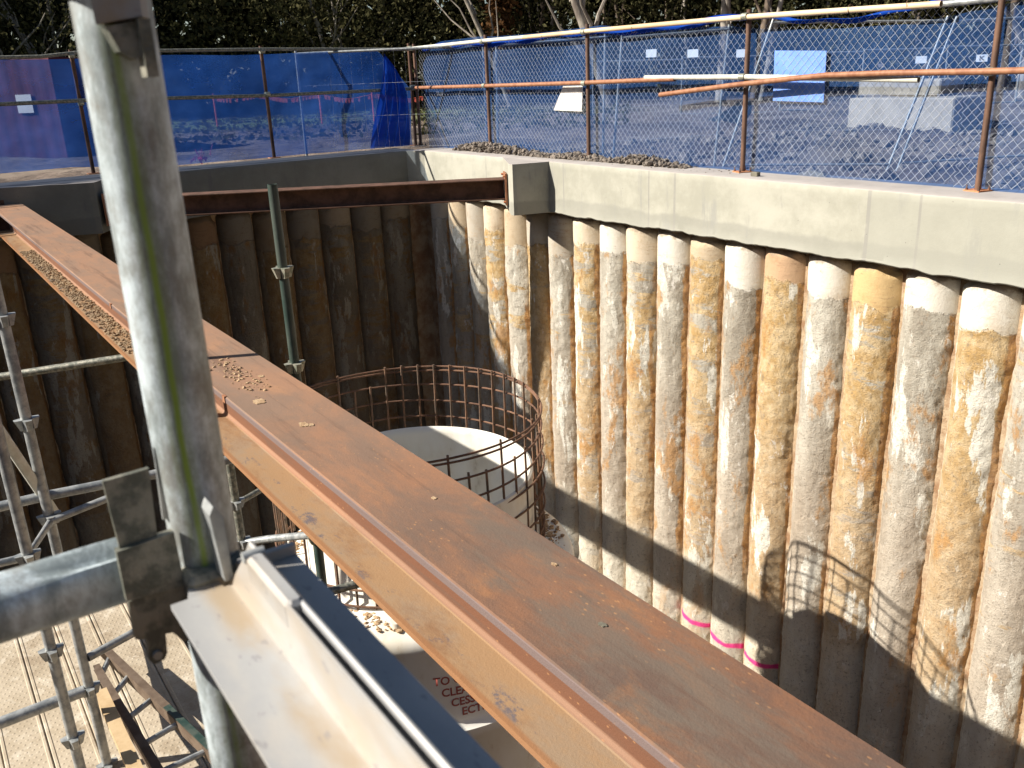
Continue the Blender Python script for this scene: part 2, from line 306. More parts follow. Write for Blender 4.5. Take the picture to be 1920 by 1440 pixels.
# ------------------------------------------------------------- mesh helpers
class MB:
    def __init__(s): s.v = []; s.f = []; s.n = 0
    def add(s, V, Fc):
        s.v.extend([tuple(p) for p in V]); s.f.extend([tuple(i+s.n for i in f) for f in Fc]); s.n += len(V); return s
    def box(s, a, b, rot=None, c=None, bev=0.):
        (x0, y0, z0), (x1, y1, z1) = a, b
        if bev > 0:
            P = []
            for zz, ins in ((z0, bev), (z0+bev, 0), (z1-bev, 0), (z1, bev)):
                X0, X1, Y0, Y1 = x0+ins, x1-ins, y0+ins, y1-ins; k = bev if ins == 0 else bev*.5
                P += [(X0+k, Y0, zz), (X1-k, Y0, zz), (X1, Y0+k, zz), (X1, Y1-k, zz), (X1-k, Y1, zz), (X0+k, Y1, zz), (X0, Y1-k, zz), (X0, Y0+k, zz)]
            Fc = [tuple(range(7, -1, -1)), tuple(range(24, 32))]
            for l in range(3):
                for i in range(8): j = (i+1) % 8; Fc.append((l*8+i, l*8+j, l*8+8+j, l*8+8+i))
        else:
            P = [(x0, y0, z0), (x1, y0, z0), (x1, y1, z0), (x0, y1, z0), (x0, y0, z1), (x1, y0, z1), (x1, y1, z1), (x0, y1, z1)]
            Fc = [(3, 2, 1, 0), (4, 5, 6, 7), (0, 1, 5, 4), (1, 2, 6, 5), (2, 3, 7, 6), (3, 0, 4, 7)]
        if rot is not None:
            c = Vector(c or ((x0+x1)/2, (y0+y1)/2, (z0+z1)/2)); P = [rot @ (Vector(p)-c)+c for p in P]
        return s.add(P, Fc)
    def tube(s, pts, r, seg=14, cap=True, closed=False, hollow=False):
        pts = [Vector(p) for p in pts]; N = len(pts); V = []; Fc = []
        up = None
        for i, p in enumerate(pts):
            if closed: t = (pts[(i+1) % N]-pts[i-1])
            else: t = pts[min(i+1, N-1)]-pts[max(i-1, 0)]
            t.normalize()
            if up is None: up = Vector((0, 0, 1)) if abs(t.z) < .9 else Vector((1, 0, 0))
            a = t.cross(up).normalized(); b = a.cross(t).normalized(); up = b
            rr = r[i] if isinstance(r, (list, tuple)) else r
            for k in range(seg): q = 2*pi*k/seg; V.append(p+a*cos(q)*rr+b*sin(q)*rr)
        for i in range(N if closed else N-1):
            j = (i+1) % N
            for k in range(seg): l = (k+1) % seg; Fc.append((i*seg+k, i*seg+l, j*seg+l, j*seg+k))
        if cap and not closed and not hollow: Fc += [tuple(range(seg-1, -1, -1)), tuple(range((N-1)*seg, N*seg))]
        s.add(V, Fc)
        if hollow:   # open pipe end: inner skin
            inner = MB(); rr = (r if not isinstance(r, (list, tuple)) else r[0])*.84
            V2 = []; 
            for i in (0, N-1):
                t = (pts[1]-pts[0] if i == 0 else pts[-1]-pts[-2]).normalized(); e = pts[i]; dp = t*.1*(1 if i == 0 else -1)
                a = t.cross(Vector((0, 0, 1)) if abs(t.z) < .9 else Vector((1, 0, 0))).normalized(); b = a.cross(t)
                R1 = [e+(a*cos(2*pi*k/seg)+b*sin(2*pi*k/seg))*(rr/.84) for k in range(seg)]
                R2 = [e+(a*cos(2*pi*k/seg)+b*sin(2*pi*k/seg))*rr for k in range(seg)]; R3 = [p+dp for p in R2]
                fc = []
                for k in range(seg): l = (k+1) % seg; fc += [(k, l, seg+l, seg+k), (seg+k, seg+l, 2*seg+l, 2*seg+k)]
                fc.append(tuple(range(2*seg, 3*seg))); s.add(R1+R2+R3, fc)
        return s
    def prism(s, poly, e):         # poly: 3D points, e: extrusion vector
        e = Vector(e); P = [Vector(p) for p in poly]; N = len(P)
        V = P+[p+e for p in P]; Fc = [tuple(range(N-1, -1, -1)), tuple(range(N, 2*N))]+[(i, (i+1) % N, N+(i+1) % N, N+i) for i in range(N)]
        return s.add(V, Fc)
    def lathe(s, prof, c, seg=64):
        V = []; Fc = []
        for r, z in prof:
            for k in range(seg): V.append((c[0]+r*cos(2*pi*k/seg), c[1]+r*sin(2*pi*k/seg), z))
        for i in range(len(prof)-1):
            for k in range(seg): l = (k+1) % seg; Fc.append((i*seg+k, i*seg+l, (i+1)*seg+l, (i+1)*seg+k))
        return s.add(V, Fc)
    def build(s, name, mat, parent=None, smooth=False, loc=None, angle=40):
        me = bpy.data.meshes.new(name)
        V = s.v
        if loc is not None: V = [(p[0]-loc[0], p[1]-loc[1], p[2]-loc[2]) for p in V]
        me.from_pydata([tuple(map(float, p)) for p in V], [], s.f); me.update()
        return link(name, me, mat, parent, smooth, loc, angle)
def link(name, me, mat, parent=None, smooth=False, loc=None, angle=40, fixn=True):
    if fixn:
        import bmesh
        bm = bmesh.new(); bm.from_mesh(me); bmesh.ops.recalc_face_normals(bm, faces=bm.faces); bm.to_mesh(me); bm.free()
    me.materials.append(mat if not isinstance(mat, str) else M[mat])
    if smooth:
        me.shade_smooth()
        try: me.set_sharp_from_angle(angle=R(angle))
        except Exception: pass
    o = bpy.data.objects.new(name, me); col.objects.link(o)
    if loc is not None: o.location = loc
    if parent is not None:
        o.parent = parent
        if loc is None: o.matrix_parent_inverse = Matrix.Translation(parent.location).inverted()
        else: o.location = Vector(loc)-parent.location
    return o
def tag(o, label=None, cat=None, group=None, kind=None):
    if label: o['label'] = label
    if cat: o['category'] = cat
    if group: o['group'] = group
    if kind: o['kind'] = kind
    return o
def thing(name, loc, label, cat, group=None):
    o = bpy.data.objects.new(name, None); o.empty_display_size = .1; col.objects.link(o); o.location = loc
    return tag(o, label, cat, group)
# vectorised value noise
def vnoise(P, seed=0):
    P = np.asarray(P, float); I = np.floor(P).astype(np.int64); f = P-I; f = f*f*(3-2*f)
    def h(a):
        x = (a[..., 0]*374761393+a[..., 1]*668265263+a[..., 2]*2147483647+seed*974634777) & 0xffffffff
        x = ((x ^ (x >> 13))*1274126177) & 0xffffffff; x = x ^ (x >> 16); return (x & 0xffff)/65535.
    r = 0
    for dx in (0, 1):
        for dy in (0, 1):
            for dz in (0, 1):
                w = (f[..., 0] if dx else 1-f[..., 0])*(f[..., 1] if dy else 1-f[..., 1])*(f[..., 2] if dz else 1-f[..., 2])
                r = r+w*h(I+np.array([dx, dy, dz]))
    return r-.5
def fbm(P, o=4, seed=0):
    r = 0; a = 1.
    for k in range(o): r = r+a*vnoise(np.asarray(P)*2**k+k*17.3, seed+k); a *= .5
    return r
def grid_mesh(V, nu, nv, closed=False):
    i, j = np.meshgrid(np.arange(nu-1), np.arange(nv if closed else nv-1), indexing='ij'); k = (j+1) % nv
    Fq = np.stack([i*nv+j, i*nv+k, (i+1)*nv+k, (i+1)*nv+j], -1).reshape(-1, 4)
    me = bpy.data.meshes.new('m'); me.from_pydata(V.reshape(-1, 3).tolist(), [], Fq.tolist()); me.update(); return me

# ------------------------------------------------------------- the ground and the pit
XR, YF, ZF = 6.55, 12.0, -5.9          # inner face of the right capping beam, of the far one, pit floor
def gz(x, y):
    P = np.stack([x*.55, y*.55, x*0], -1)
    z = -.50+fbm(P, 5, 3)*.16+fbm(P*5, 3, 9)*.10*np.clip((x-7.4)/2, 0, 1)
    d = np.hypot(np.maximum(x-9, 0), np.maximum(y-15, 0)*.6)
    z = z-np.clip(d-10, 0, 60)*.010
    z = z+.22*np.abs(fbm(P*3.4, 4, 5))*np.exp(-((x-12)**2/40+(y-7)**2/40))
    return z
gV = []; gF = []; nb = 0
def patch(xs, ys):
    global nb
    x, y = np.meshgrid(xs, ys, indexing='ij'); z = gz(x, y)
    V = np.stack([x, y, z], -1).reshape(-1, 3); nu, nv = len(xs), len(ys)
    i, j = np.meshgrid(np.arange(nu-1), np.arange(nv-1), indexing='ij')
    Fq = np.stack([i*nv+j, (i+1)*nv+j, (i+1)*nv+j+1, i*nv+j+1], -1).reshape(-1, 4)+nb
    gV.append(V); gF.append(Fq); nb += len(V)
xl = np.concatenate([np.arange(7.10, 22, .13), np.geomspace(22, 500, 60)])
yl = np.concatenate([-np.geomspace(500, 2.2, 30)[:-1], np.arange(-2, 13.0, .14), [13.0]])
yh = np.concatenate([[13.0], np.arange(13.3, 32, .35), np.geomspace(32, 600, 50)])
xw = np.concatenate([-np.geomspace(500, 6, 40)[:-1], np.arange(-5.6, 7.0, .4), [7.10]])
patch(xl, yl); patch(xl, yh); patch(xw, yh)
patch(-np.geomspace(500, 3.8, 40), yl); patch(np.array([-3.8, -2, 2, 5, 7.10]), np.concatenate([-np.geomspace(500, 5.3, 20)]))
me = bpy.data.meshes.new('ground'); me.from_pydata(np.concatenate(gV).tolist(), [], np.concatenate(gF).tolist()); me.update()
tag(link('ground', me, 'dirt', smooth=True, fixn=False), kind='structure')
b = MB(); b.add([(-6, -6, ZF), (7.4, -6, ZF), (7.4, 13, ZF), (-6, 13, ZF)], [(0, 1, 2, 3)])
tag(b.build('pit_floor', 'slab'), kind='structure')
b = MB()
b.add([(6.785, -5.3, ZF), (6.785, YF+.3, ZF), (6.785, YF+.3, -.55), (6.785, -5.3, -.55)], [(0, 1, 2, 3)])
b.add([(6.84, YF+.23, ZF), (-5.6, YF+.23, ZF), (-5.6, YF+.23, -.55), (6.84, YF+.23, -.55)], [(0, 1, 2, 3)])
b.add([(-3.8, YF+.3, ZF), (-3.8, -5.3, ZF), (-3.8, -5.3, -.45), (-3.8, YF+.3, -.45)], [(0, 1, 2, 3)])  # unseen left and near walls added to block sky light; left one moved closer
b.add([(-5.6, -5.3, ZF), (6.8, -5.3, ZF), (6.8, -5.3, -.45), (-5.6, -5.3, -.45)], [(0, 1, 2, 3)])
tag(b.build('pit_wall', 'pit_soil'), kind='structure')

# ------------------------------------------------------------- capping beams
def cap_strip(p0, p1, inn, wid, name, label, ragged=True):
    # p0->p1 along the inner face; inn = outward (away from pit) unit vector
    p0 = Vector(p0); p1 = Vector(p1); L = (p1-p0).length; t = (p1-p0)/L; inn = Vector(inn)
    nu = int(L/.03); s = np.linspace(0, L, nu)
    rag = fbm(np.stack([s*7, s*0, s*0+3], -1), 5, 11)*.022+fbm(np.stack([s*.7, s*0, s*0+8], -1), 2, 14)*.008
    prof = [(.62, -.60), (.62, -.0), (.40, .0), (.15, .002), (.022, 0.), (.008, -.004), (0., -.018)]+[(0., -.018-.53*k/10) for k in range(1, 10)]+[(0., -.565), (-.004, -.580), (-.007, -.592), (.004, -.603), (.05, -.606)]
    V = np.zeros((nu, len(prof), 3))
    for j, (u, z) in enumerate(prof):
        wob = fbm(np.stack([s*1.3, s*0+j*.3, s*0], -1), 3, 21)*.005 if u < .03 else 0
        zz = z+(rag if (z <= -.57 and u < .1) else 0)
        for a in range(3): V[:, j, a] = p0[a]+t[a]*s+inn[a]*(u+wob)
        V[:, j, 2] = zz
    me = grid_mesh(V, nu, len(prof))
    o = link(name, me, 'cap', smooth=True, angle=35); return tag(o, label, 'concrete beam')
capR = cap_strip((XR, -5.2, 0), (XR, YF, 0), (1, 0, 0), .56, 'capping_beam', 'pale sunlit concrete capping beam running along the tops of the right wall piles')
capF = cap_strip((XR, YF, 0), (-5.6, YF, 0), (0, 1, 0), .56, 'capping_beam', 'shaded concrete capping beam across the far wall of the pit')
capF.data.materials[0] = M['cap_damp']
b = MB(); b.prism([(XR+.01, YF+.02, -.6), (XR+.01, YF-.28, -.6), (XR-.16, YF+.02, -.6)], (0, 0, .596)); b.build('corner_fillet', 'cap', capF)
b = MB(); b.prism([(6.10, 8.84, -.60), (6.10, 8.90, -.60), (6.565, 9.72, -.60), (6.60, 9.72, -.60), (6.60, 8.70, -.6), (6.565, 8.72, -.60), (6.14, 8.82, -.6)], (0, 0, .597)); b.build('haunch', 'cap', capR)
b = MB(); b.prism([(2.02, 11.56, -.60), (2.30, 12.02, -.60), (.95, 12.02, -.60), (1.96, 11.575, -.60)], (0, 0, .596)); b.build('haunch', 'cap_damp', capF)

# ------------------------------------------------------------- piles
WHITE, CREAM, ORNG, TANP, GREYP, YEL = (.64, .60, .52), (.58, .49, .37), (.47, .31, .19), (.46, .37, .26), (.42, .375, .31), (.54, .38, .19)
def make_pile(loc, ang, seed, tone, mz, body, pink, label, group, lod=1., painted_shade=0.):
    nz = int(230*lod); nt = int(72*lod); z = np.linspace(-.61, ZF-.02, nz); th = np.linspace(-pi*.62, pi*.62, nt)
    Z, T = np.meshgrid(z, th, indexing='ij'); rad = .251
    P = np.stack([np.cos(T)*rad*3+seed*7.7, np.sin(T)*rad*3, Z*3], -1)
    rough = 1/(1+np.exp((Z-mz-fbm(P*.6, 2, 4)*.1)*60))
    d = fbm(P*1.6, 3, 31)*.010*rough+fbm(P*5, 4, 41)*.010*rough+np.abs(fbm(P*9, 4, 57))*.012*rough-.006*rough
    d = d-.045/(1+np.exp(-(Z+.655+fbm(P*1.3+9, 4, 66)*.11)*120))+fbm(P*.5, 2, 77)*.016
    blob = np.clip(fbm(P*.8+5, 3, 88)-.25, 0, 1)*.06*rough; d = d+blob
    rr = rad+d
    V = np.stack([np.cos(T)*rr, np.sin(T)*rr, Z], -1)
    me = grid_mesh(V, nz, nt); o = link('concrete_pile', me, 'pile', smooth=True, angle=180, fixn=False)
    o.location = (loc[0], loc[1], 0); o.rotation_euler.z = ang
    o['tone'] = tone; o['mud_z'] = mz; o['body'] = body; o['pink'] = pink; o['damp'] = painted_shade
    return tag(o, label, 'pile', group)
def ordn(k): return ['first', 'second', 'third', 'fourth', 'fifth', 'sixth', 'seventh', 'eighth', 'ninth', 'tenth', 'eleventh', 'twelfth', 'thirteenth', 'fourteenth', 'fifteenth', 'sixteenth', 'seventeenth', 'eighteenth', 'nineteenth', 'twentieth', 'twenty first', 'twenty second'][k]
PT = [ # from the far corner toward the camera: tone, mud line, body(0 grey..1 ochre), words
 (GREYP, -.95, .3, 'grey stained'), (TANP, -1.1, .5, 'tan'), (GREYP, -1.2, .3, 'grey mottled'), (CREAM, -.95, .6, 'cream and orange'),
 (TANP, -1.2, .35, 'pale brown'), (GREYP, -1.1, .75, 'rust streaked'), (GREYP, -1.1, .25, 'grey tan'), (CREAM, -1.0, .6, 'cream topped orange stained'),
 (WHITE, -.98, .15, 'off white topped grey'), (CREAM, -.98, .6, 'pale orange topped'), (WHITE, -1.03, .1, 'white topped dark grey'), (TANP, -.85, .6, 'orange tan unbanded'),
 (WHITE, -1.02, .2, 'white topped grey mud'), (ORNG, -.98, .85, 'orange topped cracked clay'), (WHITE, -1.0, .05, 'white topped smooth grey'), (YEL, -.93, .65, 'yellow topped broken crown'),
 (WHITE, -1.0, .15, 'white topped dark rough'), (WHITE, -1.02, .95, 'white topped ochre clay'), (WHITE, -.95, .35, 'white topped pale'), (CREAM, -1.0, .6, 'cream topped'), (WHITE, -1., .4, 'white topped rusty'), (TANP, -1., .6, 'tan topped')]
for k, (tone, mz, body, words) in enumerate(PT):
    y = 3.33+.10+.4875*(17-k)
    make_pile((6.885+.010*((k*7) % 3-1), y), pi, k+1, tone, mz+.05*((k*5) % 3-1), body, 1. if 11 <= k <= 13 else 0., f'{words} pile, {ordn(k)} from the far corner, sunlit wall', 'bored piles of the sunlit right wall')
FT = [(CREAM, -1.0, .4, 'dark grey'), (GREYP, -1.1, .5, 'brown grey'), (CREAM, -.95, .4, 'pale topped'), (GREYP, -1.1, .6, 'rusty brown'), (TANP, -1.2, .9, 'orange brown'), (GREYP, -1.0, .3, 'grey blotched'), (ORNG, -1.0, .9, 'brown'), (GREYP, -1.3, .5, 'dull grey'),
      (TANP, -1.1, .3, 'grey tan'), (GREYP, -1.1, .8, 'brown stained'), (TANP, -1.0, .5, 'mottled'), (ORNG, -1.0, .8, 'rust streaked'), (GREYP, -1.0, .5, 'dark'), (TANP, -1.0, .6, 'dim tan'), (GREYP, -1.0, .4, 'grey'), (CREAM, -1.0, .7, 'muddy')]
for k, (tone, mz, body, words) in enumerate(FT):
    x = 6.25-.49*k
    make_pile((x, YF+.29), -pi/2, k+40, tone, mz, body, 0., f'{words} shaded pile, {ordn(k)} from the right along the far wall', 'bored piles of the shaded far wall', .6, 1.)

# ------------------------------------------------------------- struts
def hprof(w, h, tf, tw, r=.014):
    a = w/2; t = tw/2; P = [(-a, 0), (a, 0), (a, -tf)]
    P += [(t+r, -tf), (t+.3*r, -tf-.3*r), (t, -tf-r), (t, -h+tf+r), (t+.3*r, -h+tf+.3*r), (t+r, -h+tf), (a, -h+tf), (a, -h), (-a, -h)]
    P += [(-a, -h+tf), (-t-r, -h+tf), (-t-.3*r, -h+tf+.3*r), (-t, -h+tf+r), (-t, -tf-r), (-t-.3*r, -tf-.3*r), (-t-r, -tf), (-a, -tf)]
    return P
def hbeam(mb, p0, p1, w, h, tf, tw, n=1, ch=.006):
    p0 = Vector(p0); p1 = Vector(p1); t = (p1-p0).normalized(); s = t.cross(Vector((0, 0, 1))).normalized()
    P = hprof(w, h, tf, tw); Q = []
    for i, (x, z) in enumerate(P):   # chamfer the flange tips a little
        if i in (0, 1, 10, 11):
            sx = 1 if x > 0 else -1; sz = -1 if i in (0, 1) else 1
            a_, b_ = (x-sx*ch, z), (x, z+sz*ch)
            Q += ([b_, a_] if i in (0, 10) else [a_, b_]) if i in (0, 1) else ([b_, a_] if i == 10 else [a_, b_])
        else: Q.append((x, z))
    N = len(Q); V = []; Fc = []
    for k in range(n+1):
        c = p0+(p1-p0)*k/n
        for x, z in Q: V.append(c+s*x+Vector((0, 0, z)))
    for k in range(n):
        for i in range(N): j = (i+1) % N; Fc.append((k*N+i, k*N+j, (k+1)*N+j, (k+1)*N+i))
    Fc += [tuple(range(N-1, -1, -1)), tuple(range(n*N, (n+1)*N))]
    return mb.add(V, Fc)
t = thing('steel_strut', (1.112, 5, -.51), 'long rusty brown steel H beam strut crossing the whole picture above the pit', 'steel beam')
t_strut = t
hbeam(MB(), (1.112, -1.5, -.195), (1.112, 11.955, -.195), .322, .315, .026, .016, 8).build('beam', 'strut', t)
b = MB(); b.box((.90, 11.955, -.56), (1.32, 11.985, -.14)); b.build('end_plate', 'dark_rust', t)
for yy in (5.62, 3.50):
    b = MB(); b.prism([(.947, yy, -.222), (.947, yy+.03, -.222), (.947, yy+.03, -.193), (.947, yy, -.193)], (.012, 0, 0)); b.build('lug', 'rust_tube', t)
# brace
BA = Vector((6.30, 9.275, -.205)); bd_ = Vector((-.864, .504, 0)); BB = BA+bd_*4.78; BA2 = BA+bd_*.03
t = thing('corner_brace', ((BA+BB)/2), 'dark rusty steel H beam brace spanning the pit corner between two concrete haunches', 'steel beam')
hbeam(MB(), BA2, BB, .25, .25, .016, .010, 4).build('beam', 'dark_rust', t)
for c0, nm in ((BA+bd_*.012, 'end_plate'), (BB, 'end_plate')):
    rot = Matrix.Rotation(math.atan2(bd_.y, bd_.x), 3, 'Z'); b = MB(); b.box((-.01, -.17, -.32), (.012, .17, .06))
    b.v = [tuple(rot @ Vector(p)+Vector((c0.x, c0.y, -.2))) for p in b.v]; b.build(nm, 'rust_tube', t)
rot = Matrix.Rotation(math.atan2(bd_.y, bd_.x), 3, 'Z')
for sy in (-.14, .14):
    for sz in (.03, -.28):
        b = MB(); b.tube([(0, sy, sz), (.05, sy, sz)], .014, 6); b.v = [tuple(rot @ Vector(p)+Vector((BA.x, BA.y, -.2))) for p in b.v]; b.build('bolt', 'rust_plate', t)

def splat(x, y, r, seed, z=-.1945, mat='clay'):
    P = []; r_ = np.random.default_rng(seed)
    for k in range(16):
        q = r*(.7+.5*r_.random()); P.append((x+q*cos(k*pi/8), y+q*1.5*sin(k*pi/8), z))
    mb = MB(); mb.prism(P, (0, 0, .0022)); mb.build('mortar_splash', mat, t_strut)
for q in ((1.16, 3.66, .012, 1), (1.08, 2.99, .018, 2), (1.10, 2.97, .010, 5), (1.15, 2.15, .007, 3), (1.04, 3.35, .022, 4), (1.20, 1.62, .006, 6)): splat(*q)
splat(1.125, 1.34, .0075, 9, mat='dark_wood')  # dark disc standing for a small notch in the flange
# clods helper
def clods(mb, pts, rmin, rmax, flat=.7, seed=0):
    r_ = np.random.default_rng(seed)
    ico = [(0, 0, 1)]+[(cos(a)*.9, sin(a)*.9, .45) for a in np.arange(5)*2*pi/5]+[(cos(a)*.9, sin(a)*.9, -.45) for a in (np.arange(5)+.5)*2*pi/5]+[(0, 0, -1)]
    fc = [(0, 1+i, 1+(i+1) % 5) for i in range(5)]+[(1+i, 6+i, 1+(i+1) % 5) for i in range(5)]+[(6+i, 6+(i+1) % 5, 1+(i+1) % 5) for i in range(5)]+[(11, 6+(i+1) % 5, 6+i) for i in range(5)]
    for p in pts:
        s = rmin+(rmax-rmin)*r_.random()**2.2; q = r_.uniform(.6, 1.35, (12,)); an = r_.random()*6
        V = []
        for i, (x, y, z) in enumerate(ico):
            X_, Y_ = x*cos(an)-y*sin(an), x*sin(an)+y*cos(an); V.append((p[0]+X_*s*q[i], p[1]+Y_*s*q[i]*.8, p[2]+z*s*flat*q[i]))
        mb.add(V, fc)
# soil on the strut's lower flange and on top
r_ = np.random.default_rng(3); pts = []
for _ in range(2400):
    y = 5.5+4.6*r_.random()**.9; x = .966+.125*r_.random()**.8; pts.append((x, y, -.484+.008*r_.random()))
b = MB(); clods(b, pts, .003, .014, .6, 4)
o = b.build('soil', 'clay_dark', None, smooth=False); tag(o, 'sandy soil crumbs lying along the lower flange of the long strut', 'soil', kind='stuff')
pts = [(1.09+r_.normal()*.035, 3.75+r_.normal()*.15, -.193) for _ in range(130)]
b = MB(); clods(b, pts, .002, .011, .6, 5); o = b.build('soil', 'clay'); tag(o, 'small heap of clay crumbs on the top of the long strut', 'soil', kind='stuff')
# soil heaps along the back of the right capping beam
pts = []
for _ in range(2600):
    y = 6.75+4.6*r_.random()**.8; e = min(1, (y-6.5)/1.2)*min(1., (11.6-y)/.8+.2); x = 6.80+.33*r_.random()
    hgt = e*(.02+.10*max(0, fbm(np.array([y*1.6, 0, 2.]), 3, 5)+.45))*min(1, (x-6.72)/.12); pts.append((x, y, r_.random()*hgt))
b = MB(); clods(b, pts, .010, .045, .8, 6); o = b.build('soil', 'dirt_clod'); tag(o, 'grey lumps of excavated soil heaped on the capping beam under the fence', 'soil', kind='stuff')
pts = [(6.66+.42*r_.random(), 6.0+2.0*r_.random()**1.5, .003) for _ in range(60)]
b = MB(); clods(b, pts, .003, .014, .6, 8); o = b.build('gravel', 'dirt_clod'); tag(o, 'scattered soil crumbs on top of the pale capping beam', 'soil', kind='stuff')
b = MB(); b.box((6.70, 5.70, .001), (6.75, 5.78, .042), bev=.004); tag(b.build('wood_block', 'dark_wood'), 'small dark timber block on the capping beam beside a fence post', 'wood block')
b = MB(); b.prism([(7.03, 5.20, .0), (7.03, 5.50, .0), (7.03, 5.47, .03), (7.03, 5.41, .035), (7.03, 5.38, .055), (7.03, 5.22, .03)], (.04, 0, 0)); tag(b.build('wood_offcut', 'wood'), 'tan broken timber offcut lying against the foot of the mesh fence', 'wood scrap')

# ------------------------------------------------------------- right fence
fx = 6.93
fr = thing('mesh_fence', (fx, 8, 0), 'chain link fence of rusty posts with blue shade cloth on the right capping beam', 'fence')
def coupler(mb, p, ax=1):
    x, y, z = p
    mb.tube([(x, y, z-.026), (x, y, z+.026)], .031, 16); mb.tube([(x-.055, y-.03, z), (x-.055, y+.03, z)], .031, 16)
    for s in (-1, 1):
        mb.box((x-.018, y+s*.050-.016, z-.012), (x+.012, y+s*.050+.016, z+.014), bev=.003)
        mb.tube([(x-.035, y+s*.050, z), (x+.03, y+s*.050, z)], .0075, 6)
for i, (y, zt) in enumerate(((12.50, 1.48), (10.55, 1.50), (8.44, 1.50), (6.08, 1.475), (3.725, 1.50), (1.4, 1.5))):
    po = MB().tube([(fx, y, .004), (fx, y, zt)], .0242, 20, hollow=True).build('post', 'post_rust', fr, smooth=True)
    rot = Matrix.Rotation(R(38+10*i), 3, 'Z'); b = MB()
    b.box((fx-.072, y-.072, .001), (fx+.072, y+.072, .011), rot=rot); bp_ = b.build('base_plate', 'rust_plate', fr)
    for sx, sy in ((1, 1), (-1, -1), (1, -1), (-1, 1)):
        q = rot @ Vector((sx*.055, sy*.055, 0)); b = MB(); b.tube([(fx+q.x, y+q.y, .011), (fx+q.x, y+q.y, .024)], .012, 6); b.tube([(fx+q.x, y+q.y, .02), (fx+q.x, y+q.y, .048)], .005, 8)
        b.build('bolt', 'post_rust', bp_)
    for zc in ((1.415, .865) if y != 3.725 else (.874,)):
        if y == 6.08 and zc < 1: zc = .885
        b = MB(); coupler(b, (fx, y, zc)); b.build('coupler', 'coupler', fr, smooth=True)
def rail(p, mat, nm='rail', r=.0242): return MB().tube(p, r, 20, hollow=True).build(nm, mat, fr, smooth=True)
rx = fx-.052
rail([(rx, 12.45, 1.415), (rx, 10.5, 1.425), (rx, 9.6, 1.42)], 'white_tube')
rail([(rx, 9.62, 1.42), (rx, 8.4, 1.42), (rx, 6.1, 1.41), (rx, 4.16, 1.37)], 'cream_tube')
rail([(rx+.08, 4.45, 1.37), (rx+.08, 3.0, 1.385), (rx+.08, 1., 1.39)], 'galv')
rail([(rx, 12.45, .86), (rx, 10.5, .862), (rx, 8.44, .87), (rx, 6.98, .884)], 'rust_tube')
rail([(rx-.0, 7.42, .905), (rx, 6.08, .885), (rx, 4.28, .828)], 'white_tube')
rail([(rx-.05, 7.14, .732), (rx-.05, 6.1, .818), (rx-.05, 5.6, .852), (rx-.05, 5.12, .880), (rx-.045, 4.5, .884), (rx-.02, 3.72, .876), (rx, 2.2, .88)], 'rust_tube')
for y in (4.95, 4.42, 7.6, 9.2):
    MB().tube([(rx+.032*cos(a), y+.01*sin(a*.5), 1.395+.034*sin(a)) for a in np.linspace(0, 2*pi, 14)], .0022, 5, cap=False).build('wire_tie', 'rebar', fr)
# chain link wires
def cl_top(y):
    return float(np.interp(y, [2, 3.7, 4.4, 5.2, 6.1, 7.2, 8.4, 12.4], [1.40, 1.385, 1.345, 1.335, 1.36, 1.37, 1.39, 1.39]))
hw = .0378; pv = .080; y0 = 1.9; nw = int((12.45-y0)/hw); V = []; Fc = []; nn = 0
for i in range(nw):
    ya = y0+i*hw; top = cl_top(ya); ns = int((top-.012)/(pv/2)); z0 = top-ns*pv/2; pp = []
    for k in range(ns+1):
        e = (k+i) % 2; yy = ya+(hw*1.04 if e else -hw*.04); zz = z0+k*pv/2
        w_ = (fbm(np.array([ya*1.2, 0, zz*1.5]), 2, 3))*.03
        pp.append((fx+.034+(.004 if k % 2 else -.001)+w_*.6, yy+w_*.35, zz+w_*.4))
    for a, b_ in zip(pp[:-1], pp[1:]):
        A = np.array(a); B = np.array(b_); r = .00112
        for P_ in (A, B): V += [(P_[0]-r, P_[1], P_[2]-r*.6), (P_[0]+r, P_[1]-r, P_[2]), (P_[0]+r*.3, P_[1]+r, P_[2]+r)]
        Fc += [(nn, nn+1, nn+4, nn+3), (nn+1, nn+2, nn+5, nn+4), (nn+2, nn, nn+3, nn+5)]; nn += 6
me = bpy.data.meshes.new('wire_mesh'); me.from_pydata(V, [], Fc); me.update(); link('wire_mesh', me, 'galv_wire', fr)
# cloth sheets
def sheet(name, mat, parent, P00, P10, top, bot, nu, nv, wob, seed, nrm):
    # P00->P10 horizontal run; top(s), bot(s) heights
    s = np.linspace(0, 1, nu); t_ = np.linspace(0, 1, nv); S, T = np.meshgrid(s, t_, indexing='ij')
    A = np.array(P00); B = np.array(P10); L = np.linalg.norm(B-A)
    zt = np.array([top(q) for q in s])[:, None]; zb = np.array([bot(q) for q in s])[:, None]
    Z = zb+(zt-zb)*T
    w = fbm(np.stack([S*L*.9, T*1.2, S*0+seed], -1), 4, seed)*wob+np.sin(S*L*5+T*3+fbm(np.stack([S*L, T, S*0], -1), 2, 5)*6)*wob*.15
    V = np.stack([A[0]+(B[0]-A[0])*S+nrm[0]*w, A[1]+(B[1]-A[1])*S+nrm[1]*w, Z], -1)
    return link(name, grid_mesh(V, nu, nv), mat, parent, smooth=True, angle=180)
def ctop(q):
    y = 1.9+(12.4-1.9)*q
    return float(np.interp(y, [1.9, 3.6, 3.95, 4.2, 4.5, 5.2, 5.9, 6.3, 7.0, 7.8, 8.3, 8.6, 9.5, 10.4, 10.8, 11.8, 12.0, 12.4], [1.36, 1.35, 1.31, 1.28, 1.25, 1.255, 1.29, 1.34, 1.38, 1.42, 1.475, 1.47, 1.46, 1.47, 1.49, 1.48, 1.45, 1.2]))
